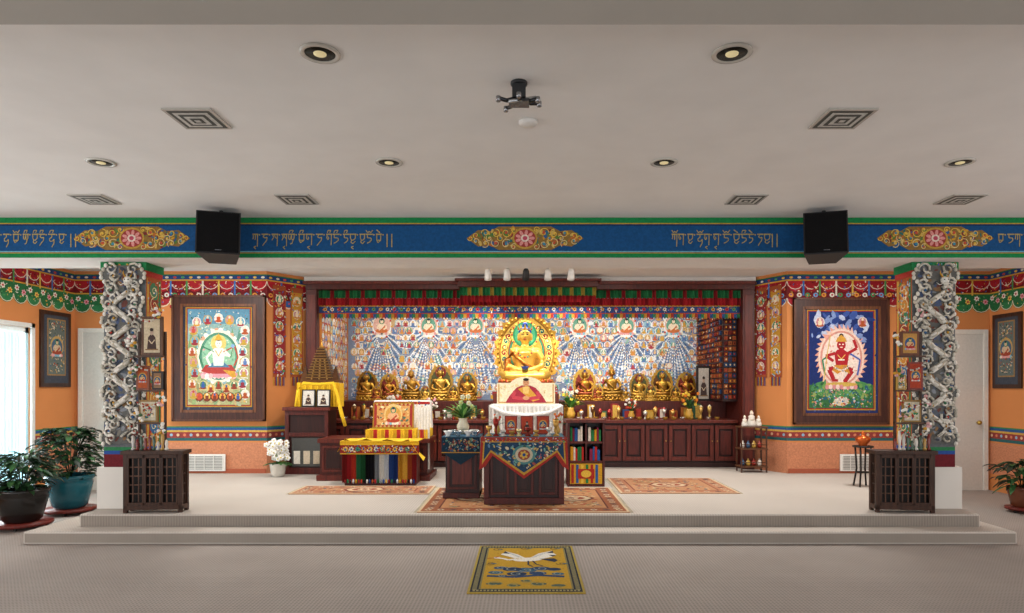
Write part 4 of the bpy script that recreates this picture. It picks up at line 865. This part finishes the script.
# painted bookcase beside throne
m=MB(); xa,xb=.57,wx(603,8.75)+.02; y0,y1=8.72,9.1
for q in ((xa,xa+.03,.263,1.12),(xb-.03,xb,.263,1.12),((xa+xb)/2-.012,(xa+xb)/2+.012,.6,1.1)): m.box(q[0],q[1],y0,y1,q[2],q[3],CH,'wood')
m.box(xa,xb,y1-.02,y1,.263,1.12,CHD,'wood')
for z in (.263,.58,.84): m.box(xa+.03,xb-.03,y0+.01,y1-.02,z,z+.03,CH2,'wood')
m.box(xa-.02,xb+.02,y0-.02,y1+.01,1.12,1.16,CH2,'wood')
for z,h in ((.611,.19),(.871,.2)):
    x=xa+.04
    while x<xb-.07:
        w=U(.025,.045); 
        if not abs(x+w/2-(xa+xb)/2)<.035: m.box(x,x+w-.004,y0+.015,y1-.05,z,z+h*U(.75,1),random.choice(['#c8302c','#e0a12c','#2f5f9e','#f0e8d8','#2f7f4a','#8a2a4a']),'cloth')
        x+=w
m.box(xa+.035,xb-.035,y0+.0,y0+.02,.3,.57,'#d3a02f','cloth'); P=Paint(m,(0,y0,0),mat='cloth')
for i in range(6): P.rect(xa+.05+i*.065,.31,xa+.085+i*.065,.56,['#b0302a','#2f5f9e','#e9c34d','#2f7f4a'][i%4],1)
P.rect(xa+.14,.37,xb-.14,.5,'#b0302a',2); P.disc((xa+xb)/2,.435,.07,.05,'#e9c34d',3)
m.fin('scripture_bookcase',bevel=.003)
# display case with tower + photos
m=MB(); xa,xb=wx(286,10.0),wx(329,10.0); y0,y1=9.95,10.4
m.box(xa,xb,y0+.03,y1,.263,1.24,CHD,'wood')
for q in ((xa,xa+.06,.263,1.24),(xb-.06,xb,.263,1.24),(xa+.06,xb-.06,.263,.36),(xa+.06,xb-.06,.84,.9),(xa+.06,xb-.06,1.17,1.24)): m.box(q[0],q[1],y0,y0+.03,q[2],q[3],CH,'wood')
m.box(xa-.03,xb+.03,y0-.03,y1+.02,1.24,1.29,CH2,'wood'); m.box(xa+.1,xb-.1,y0+.02,y0+.029,.38,.82,'#4a4a48','gloss')
for i in range(3): m.box(xa+.13+i*.15,xa+.23+i*.15,y0+.012,y0+.02,.42,.62,['#d8cfc0','#c8b8a0','#b8a890'][i],'cloth')
m.fin('glass_front_display_case',bevel=.005)
tx0,tx1=wx(300,10.2),wx(342,10.2)
m=MB(); m.box(tx0,tx1-.02,10.1,10.38,1.291,1.66,'#e6b82c','cloth'); m.pleat(tx0-.01,tx1-.01,10.09,1.3,1.67,14,.008,['#eec22e','#d8a824']); m.fin('yellow_draped_plinth')
m=MB(TM((tx0+tx1)/2,10.24,1.672)); 
m.box(-.3,.3,-.12,.12,0,.04,'#6a4424','gold')
for i in range(12):
    h0=.04+i*.042; w=.17*(1-i/12)**.85+.028; m.box(-w,w,-w*.6,w*.6,h0,h0+.03,'#4a2f1c','gold'); m.box(-w-.012,w+.012,-w*.6-.01,w*.6+.01,h0+.03,h0+.042,'#8a6636','gold')
    if i<8:
        for k in (-.6,0,.6): m.ball((k*w,-w*.6-.005,h0+.015),(.016,.010,.013),'#a07c44','gold',6)
for sx in (-1,1):
    for i in range(6): w=.045*(1-i/6)+.008; m.box(sx*.24-w,sx*.24+w,-.06-w,-.06+w,.04+i*.035,.04+i*.035+.035,'#5b3a22','gold')
m.lathe(0,0,.544,[(.035,0),(.04,.025),(.018,.04),(.022,.06),(.01,.08),(.012,.1),(.001,.15)],'#b8863a','gold',12)
m.fin('bronze_temple_model')
for px in (308,323): framed('framed_monk_photograph',wx(px,9.98),9.99,1.294,.21,.27,'#1b1512','#d8d4cc',.02,0,0,lean=.08)
m=MB(); pts=[(wx(296,9.95),9.93,1.3),(wx(298,9.95),9.94,1.55),(wx(303,9.95),9.96,1.66),(wx(318,9.95),9.97,1.64),(wx(333,9.95),9.96,1.66),(wx(337,9.95),9.95,1.5),(wx(341,9.9),9.92,1.2),(wx(345,9.9),9.92,1.0)]
m.tube(pts,[.02,.022,.025,.022,.025,.025,.03,.025],'#eec22e','cloth',8); m.fin('yellow_silk_scarf')
# orchids on floor
m=MB(); x,y=wx(278,9.7),9.7; m.lathe(x,y,.262,[(.07,0),(.1,.05),(.12,.18),(.125,.2),(.11,.2),(.1,.17)],'#d8d4ca','gloss',20)
for i in range(14):
    a=6.283*i/14+.2; m.leaf((x,y,.44),(math.cos(a),math.sin(a)*.7,.5),.24,.07,random.choice(GR),.5)
for i in range(60):
    a=U(0,6.28); r=U(0,.2); p=Vector((x+r*math.cos(a),y+r*.6*math.sin(a)-.03,.56+U(0,.26)-.3*r))
    if i%6==0: m.tube([(x,y,.44),tuple(p)],.005,'#4f7f3a','leaf',4)
    for k in range(5):
        b=6.283*k/5; m.ball((p.x+.024*math.cos(b),p.y,p.z+.024*math.sin(b)),(.022,.008,.018),'#f6f4f0','cloth',7)
    m.ball((p.x,p.y-.012,p.z),.01,'#d8c04a','cloth',5)
m.fin('white_orchid_plant')
m=MB(); xa,xb=wx(739,10.25),wx(765,10.25); y0,y1=10.15,10.4
for x in (xa,xb-.02):
    for y in (y0,y1-.02): m.box(x,x+.02,y,y+.02,.262,.98,'#4a2c1c','wood')
for z in (.34,.62,.96): m.box(xa-.01,xb+.01,y0-.01,y1+.01,z,z+.02,'#5c3822','wood')
for z in (.36,.64): m.tube([(xa,y0,z+.06),(xb,y0,z+.06)],.006,'#4a2c1c','wood')
m.fin('wooden_etagere')
m=MB(TM(wx(752,10.25),10.27,.981)); 
for dx,s in ((-.11,.9),(.0,1.3),(.11,.9)):
    m.lathe(dx,0,0,[(.05*s,0),(.055*s,.02*s),(.05*s,.06*s),(.035*s,.1*s),(.04*s,.12*s),(.02*s,.135*s)],'#e6e0d4','gloss',12); m.ball((dx,-.005,.155*s),(.024*s,.024*s,.028*s),'#e6dccc','gloss',10)
    m.ball((dx,-.035*s,.08*s),(.03*s,.02*s,.012*s),'#d8cdb8','gloss',8); m.ball((dx,.0,.18*s),(.016*s,.016*s,.014*s),'#c8b898','gloss',8)
m.fin('white_porcelain_figures')
m=MB(); 
for z in (.361,.641):
    for i in range(4): 
        x=xa+.06+i*.09; m.lathe(x,10.27,z,[(.025,0),(.035,.03),(.03,.07),(.012,.09),(.015,.11)],['#c8a04a','#9a3028','#e6e0d4','#3a5a7a'][(i+int(z*10))%4],'gloss',10)
m.fin('ritual_vases')
m=MB(); x,y=wx(863,8.75),8.75
m.lathe(x,y,.79,[(0,0),(.13,0),(.135,.01),(.13,.02),(0,.02)],'#1c1614','wood',20)
for i in range(4):
    a=6.283*i/4+.78; m.tube([(x+.1*math.cos(a),y+.1*math.sin(a),.79),(x+.08*math.cos(a),y+.08*math.sin(a),.5),(x+.12*math.cos(a),y+.12*math.sin(a),.264)],.012,'#1c1614','wood')
m.lathe(x,y,.45,[(0,0),(.09,0),(.09,.012),(0,.012)],'#1c1614','wood',16); m.fin('round_side_table')
m=MB(); m.lathe(x,y,.812,[(.06,0),(.05,.015),(.09,.06),(.1,.1),(.06,.13),(.02,.14),(.03,.16),(.001,.2)],'#c8622c','gold',18); m.fin('copper_offering_vessel')
def lattice(xc,yc,w,h,d,rz):
    m=MB(TM(xc,yc,.263,rz)); c2='#3d261b'
    m.box(-w/2+.03,w/2-.03,-d/2+.04,d/2-.01,.04,h-.04,'#0b0706','wood'); m.box(-w/2-.02,w/2+.02,-d/2-.02,d/2+.02,h-.04,h,c2,'wood')
    m.box(-w/2,w/2,-d/2,d/2,.03,.08,c2,'wood')
    for x in (-w/2,w/2-.04):
        for y in (-d/2,d/2-.04): m.box(x,x+.04,y,y+.04,0,h-.04,c2,'wood')
    n=3; pw=(w-.08)/n
    for i in range(n):
        a=-w/2+.04+i*pw; b=a+pw
        for q in ((a,a+.02,.08,h-.04),(b-.02,b,.08,h-.04),(a,b,.08,.11),(a,b,h-.08,h-.04)): m.box(q[0],q[1],-d/2-.002,-d/2+.02,q[2],q[3],c2,'wood')
        for k in range(1,3): m.box(a+k*pw/3-.006,a+k*pw/3+.006,-d/2+.004,-d/2+.016,.11,h-.08,'#54382a','wood')
        for k in range(1,5): z=.11+k*(h-.19)/5; m.box(a+.02,b-.02,-d/2+.005,-d/2+.015,z-.006,z+.006,'#54382a','wood')
    for sx in (-1,1):
        for k in range(1,4): y=-d/2+k*d/4; m.box(min(sx*(w/2-.03),sx*(w/2-.015)),max(sx*(w/2-.03),sx*(w/2-.015)),y-.006,y+.006,.08,h-.04,c2,'wood')
        for k in range(1,5): z=.08+k*(h-.12)/5; m.box(min(sx*(w/2-.03),sx*(w/2-.015)),max(sx*(w/2-.03),sx*(w/2-.015)),-d/2+.04,d/2-.04,z-.006,z+.006,c2,'wood')
    m.fin('lattice_front_cabinet',bevel=.003)
LCX,RCX=wx(156,6.98),wx(902,6.98)
lattice(LCX,6.99,.60,.66,.18,0.08); lattice(RCX,6.99,.60,.66,.18,-.08)
def rack(xc,sg):
    m=MB(); x0,x1=xc-.15,xc+.15; zt=.925
    for x in (x0,x1-.02): m.box(x,x+.02,7.03,7.06,zt,2.2,'#3a2418','wood')
    for z in (1.2,1.55,1.92): m.box(x0,x1,6.96,7.06,z,z+.018,'#4a2f20','wood')
    m.fin('wall_display_rack',bevel=.003)
    if sg>0:
        framed('framed_portrait',xc+.02,7.0,1.94,.23,.42,'#5a3a24','#c8b89a',.03,0,0)
        framed('framed_icon',xc-.08,7.0,1.57,.14,.26,'#7a3a20','#a8502a',.02,0,1)
        framed('framed_icon',xc+.08,7.0,1.57,.12,.2,'#20140f','#8a6a50',.02,0,1)
    else:
        framed('framed_icon',xc,7.0,1.94,.2,.26,'#6a3a20','#b88a4a',.025,0,1)
        framed('framed_icon',xc+.06,7.0,1.57,.16,.3,'#7a2a20','#a8402a',.02,0,1)
        framed('framed_icon',xc-.09,7.0,1.57,.1,.16,'#b08a3a','#c8b89a',.015,0,2)
    framed('framed_icon',xc-sg*.02,7.0,1.22,.2,.24,'#8a6a30','#c8bfa8',.02,0,2)
    m=MB()
    for i in range(9):
        x=xc-.17+i*.045; h=U(.08,.2)
        m.lathe(x,6.98,zt,[(.02,0),(.022,.01),(.01,.03),(.018,h*.6),(.012,h),(.0,h+.01)],random.choice(['#b8904a','#dcd6ca','#7a2a22','#3f5a4a','#c8c4bc']),'gloss',10)
    m.fin('small_figurines')
    m=MB()
    for k,(z,c) in enumerate(((2.42,'#d9d4ca'),(1.9,'#cfcac0'),(1.5,'#dfdad0'),(1.18,'#b8afa0'))):
        for i in range(17):
            t=i/16; m.ball((x0-.02+t*.34,6.95,z-.12*math.sin(math.pi*t)),.011,c if i%3 else '#98322a','gloss',6)
    for x,z in ((x0,1.75),(x1,1.45),(x1-.05,2.38),(x0+.05,1.3),(x1,1.15),(x0-.02,2.1)):
        for k in range(8): m.ball((x+U(-.04,.04),6.95,z+U(-.06,.06)),(.022,.015,.018),random.choice(['#e8e4da','#d0a0a0','#4a6a4a','#c8963a','#e8e4da']),'cloth',7)
    m.fin('hanging_bead_garlands')
rack(wx(150,7.0),1); rack(wx(910,7.0),-1)
# ================================================================ PLANTS
def potplant(x,y,z,pr,ph,pc,fr,fh,n,ln,w,cols,name):
    m=MB()
    m.lathe(x,y,z+.04,[(0,0),(pr*1.15,0),(pr*1.15,.03),(0,.03)],'#6a241c','wood',20)
    for i in range(4):
        a=6.283*i/4+.4; m.ball((x+pr*.9*math.cos(a),y+pr*.9*math.sin(a),z+.02),.02,'#1a1a1a','plastic',8)
    z+=.07
    m.lathe(x,y,z,[(pr*.6,0),(pr*.75,ph*.1),(pr*.98,ph*.75),(pr*.95,ph*.85),(pr*1.05,ph*.9),(pr*1.05,ph),(pr*.92,ph),(pr*.9,ph*.9),(0.001,ph*.88)],pc,'gloss',28)
    m.foliage((x,y,z+ph*.92),fr,fh,n,ln,w,cols,.5,14); m.fin(name)
DG=['#142c14','#1c3f20','#28502a','#0f2413','#346034']
potplant(wx(22,7.4),7.4,0,.26,.38,'#1b1816',.27,.42,340,.17,.06,DG,'potted_ficus')
potplant(wx(70,8.25),8.25,0,.26,.42,'#1b5f6d',.34,.62,460,.15,.07,DG,'potted_jade_plant')
potplant(wx(1022,8.3),8.3,0,.16,.26,'#6a3a24',.26,.35,120,.2,.08,DG,'potted_houseplant')
# ================================================================ RUGS
def rug(name,x0,x1,y0,y1,z,kind,rz=0):
    m=MB(TM((x0+x1)/2,(y0+y1)/2,z,rz)); a=(x1-x0)/2; b=(y1-y0)/2
    m.box(-a,a,-b,b,.001,.011,'#a88a3a' if kind==0 else '#b98a62','cloth'); P=Paint(m,(0,0,.011),(1,0,0),(0,1,0),mat='cloth',eps=.0004)
    if kind==0:
        P.rect(-a,-b,a,b,'#a08c42',1); P.rect(-a+.02,-b+.02,a-.02,b-.02,'#1f2531',2); P.rect(-a+.085,-b+.085,a-.085,b-.085,'#7d7448',3); P.rect(-a+.1,-b+.1,a-.1,b-.1,'#b08a26',4)
        n=30
        for i in range(n):
            u=-a+.05+i*(2*a-.1)/(n-1)
            for v in (-b+.052,b-.052): P.rect(u-.009,v-.018,u+.009,v+.018,'#8f875f',4)
        n=46
        for i in range(n):
            v=-b+.08+i*(2*b-.16)/(n-1)
            for u in (-a+.052,a-.052): P.rect(u-.018,v-.009,u+.018,v+.009,'#8f875f',4)
        W='#d8d4ca'
        P.disc(.02,.22,.14,.065,W,6,14,.2)
        P.poly([(.0,.26),(-.08,.4),(-.2,.52),(-.22,.44),(-.24,.4),(-.2,.36),(-.1,.26)],W,6.4); P.poly([(.03,.26),(.12,.44),(.26,.54),(.26,.45),(.29,.38),(.25,.32),(.12,.22)],W,6.4)
        P.poly([(.12,.24),(.26,.13),(.29,.19),(.26,.26)],'#2a3040',6.6); P.poly([(-.2,.52),(-.22,.44),(-.15,.42)],'#2a3040',6.8); P.poly([(.26,.54),(.26,.45),(.19,.45)],'#2a3040',6.8); P.poly([(.29,.38),(.25,.32),(.21,.38)],'#2a3040',6.8)
        P.line([(-.09,.24),(-.16,.2),(-.21,.25),(-.26,.27)],.036,W,6.8); P.disc(-.27,.28,.034,.03,W,7,8); P.line([(-.29,.28),(-.36,.25)],.014,'#a8502a',7); P.disc(-.27,.3,.02,.014,'#a8302a',7.5,6); P.disc(-.28,.28,.007,.007,'#101010',8,6)
        P.line([(.06,.17),(.09,.06),(.15,.0)],.016,'#2a3040',7); P.line([(.02,.17),(.02,.04),(.06,-.02)],.016,'#2a3040',7)
        for k in range(6): P.line([(-.04-.02*k,.29+.03*k),(-.09-.018*k,.32+.03*k)],.008,'#8a94a0',7.6); P.line([(.05+.02*k,.29+.03*k),(.1+.02*k,.31+.03*k)],.008,'#8a94a0',7.6)
        for i,(u,v,r) in enumerate([(-.22,-.06,.06),(-.12,-.1,.08),(0,-.12,.09),(.13,-.08,.08),(.24,-.1,.06),(-.26,-.2,.06),(.1,-.22,.07),(-.08,-.24,.08),(.27,-.24,.05),(-.2,-.3,.04)]):
            P.disc(u,v,r*1.1,r*.75,['#263e60','#1e3250','#2f5870'][i%3],6,12); P.spiral(u,v,r*.8,i,1.2,.012,'#808a88',7,1)
        P.line([(-.33,-.3),(-.1,-.33),(.1,-.28),(.32,-.32)],.05,'#263e60',5.8)
        for i,(u,v,r) in enumerate([(-.26,-.52,.07),(-.1,-.56,.06),(.1,-.52,.07),(.26,-.56,.06),(0,-.44,.05)]): P.disc(u,v,r,r*.5,'#4a5a4c',5.6,9); P.spiral(u,v,r,i,1.2,.014,'#8f8650',6)
        for i,(u,v) in enumerate([(-.28,.58),(.28,.62),(0,.62),(.32,.08),(-.32,.08)]): P.spiral(u,v,.05,i,1.2,.014,'#6a5a2a',6,1); P.disc(u+.03,v,.03,.015,'#4a6470',5.5,8)
        P.dabs(-a+.12,-b+.12,a-.12,b-.12,120,.012,['#96761e','#c49c38','#8a6c1e'],4.6)
    else:
        base,c2,c3,c4=[('#9a5e40','#cdb896','#6a3a30','#b8855c'),('#b07a5c','#cdb392','#84483a','#b88864')][kind-1]
        P.rect(-a,-b,a,b,c2,1); P.rect(-a+.03,-b+.03,a-.03,b-.03,base,2); P.rect(-a+.2,-b+.2,a-.2,b-.2,c3,3); P.rect(-a+.22,-b+.22,a-.22,b-.22,c4,4)
        per=[]
        n=int(2*a/.14)
        for i in range(n):
            u=-a+.1+i*(2*a-.2)/(n-1); per+=[(u,-b+.115),(u,b-.115)]
        n=int(2*b/.14)
        for i in range(n):
            v=-b+.2+i*(2*b-.4)/max(1,n-1); per+=[(-a+.115,v),(a-.115,v)]
        for i,(u,v) in enumerate(per): P.flower(u,v,.045,[[c2,'#6a5a52','#c9b9a0'][i%3],c3],4)
        P.dabs(-a+.28,-b+.26,a-.28,b-.26,int(a*b*500),.035,[c2,c3,'#a8543e','#6a6468','#8f7f5a','#c8a070',c4],5)
        for u in ((0,) if a<1 else (-a*.5,0,a*.5)):
            P.disc(u,0,.28,.22,c3,7,8); P.disc(u,0,.24,.18,c2,8,8); P.disc(u,0,.17,.12,'#98543e',9,8); P.flower(u,0,.1,[c2,c3],10)
        for s in (-1,1):
            for i in range(int(2*b/.03)): v=-b+.015+i*.03; m.box(min(s*a,s*(a+.04)),max(s*a,s*(a+.04)),v-.004,v+.004,.001,.005,'#d6ccb6','cloth')
    m.fin(name)
rug('crane_rug',-.45,.47,5.02,6.5,0,0)
rug('oriental_rug',-1.15,1.12,6.92,8.6,.26,1)
rug('oriental_rug',1.2,2.7,8.15,9.5,.26,2); rug('oriental_rug',-2.95,-1.2,8.1,8.75,.26,2)
# ================================================================ LIGHTS
def area(name,loc,rot,sx,sy,power,col=(1,1,1)):
    l=bpy.data.lights.new(name,'AREA'); l.shape='RECTANGLE'; l.size=sx; l.size_y=sy; l.energy=power; l.color=col
    o=bpy.data.objects.new(name,l); o.location=loc; o.rotation_euler=rot; bpy.context.scene.collection.objects.link(o); return o
rad=math.radians
area('fill_rear',(0,-3.2,1.5),(rad(90),0,0),11,2.4,215,(.96,.98,1))  # added broad fill behind the camera, no window stands there
area('window_daylight_left',(LX-.3,8.4,1.3),(rad(90),0,rad(-90)),1.5,2.3,300,(.92,.97,1))
area('fill_side_a',(LX+.1,3.2,1.6),(rad(90),0,rad(-90)),5,2.2,135,(.95,.98,1))  # added fill in front of the solid left wall, out of view
area('fill_side_b',(RX-.1,3.2,1.6),(rad(90),0,rad(90)),5,2.2,80,(.95,.98,1))  # weaker added fill in front of the solid right wall
for x in (-4.6,-1.6,1.6,4.6): area('fill_platform',(x,8.3,CZ-.02),(0,0,0),.5,.5,62,(1,.97,.92))  # unseen panels added behind the beam to brighten the platform
area('fill_shrine',(0.05,11.2,3.2),(rad(20),0,0),6,.2,95,(1,.95,.87))  # fill added behind the valance to lift the shrine, no fixture modelled
for px in (488,548,571):
    l=bpy.data.lights.new('track_spot','SPOT'); l.energy=140; l.spot_size=rad(60); l.spot_blend=.6; l.shadow_soft_size=.05; l.color=(1,.95,.87)
    o=bpy.data.objects.new('track_spot',l); o.location=(wx(px,9.4),9.5,CZ-.25); d=Vector((wx(px,9.4)*1.5,11.5,1.6))-o.location; o.rotation_euler=d.to_track_quat('-Z','Y').to_euler(); bpy.context.scene.collection.objects.link(o)
w=bpy.data.worlds.new('World'); bpy.context.scene.world=w; w.use_nodes=True
bg=w.node_tree.nodes['Background']; bg.inputs[0].default_value=(.80,.93,1,1); bg.inputs[1].default_value=.85
bpy.context.scene.view_settings.view_transform='Standard'
# ================================================================ CAMERA
cam=bpy.data.cameras.new('camera'); co=bpy.data.objects.new('camera',cam); bpy.context.scene.collection.objects.link(co)
co.location=(0,0,1.6); co.rotation_euler=(rad(90),0,0); cam.sensor_width=36; cam.lens=F/1024*36
cam.shift_x=-13/1024; cam.shift_y=80.5/1024; cam.clip_end=100
bpy.context.scene.camera=co
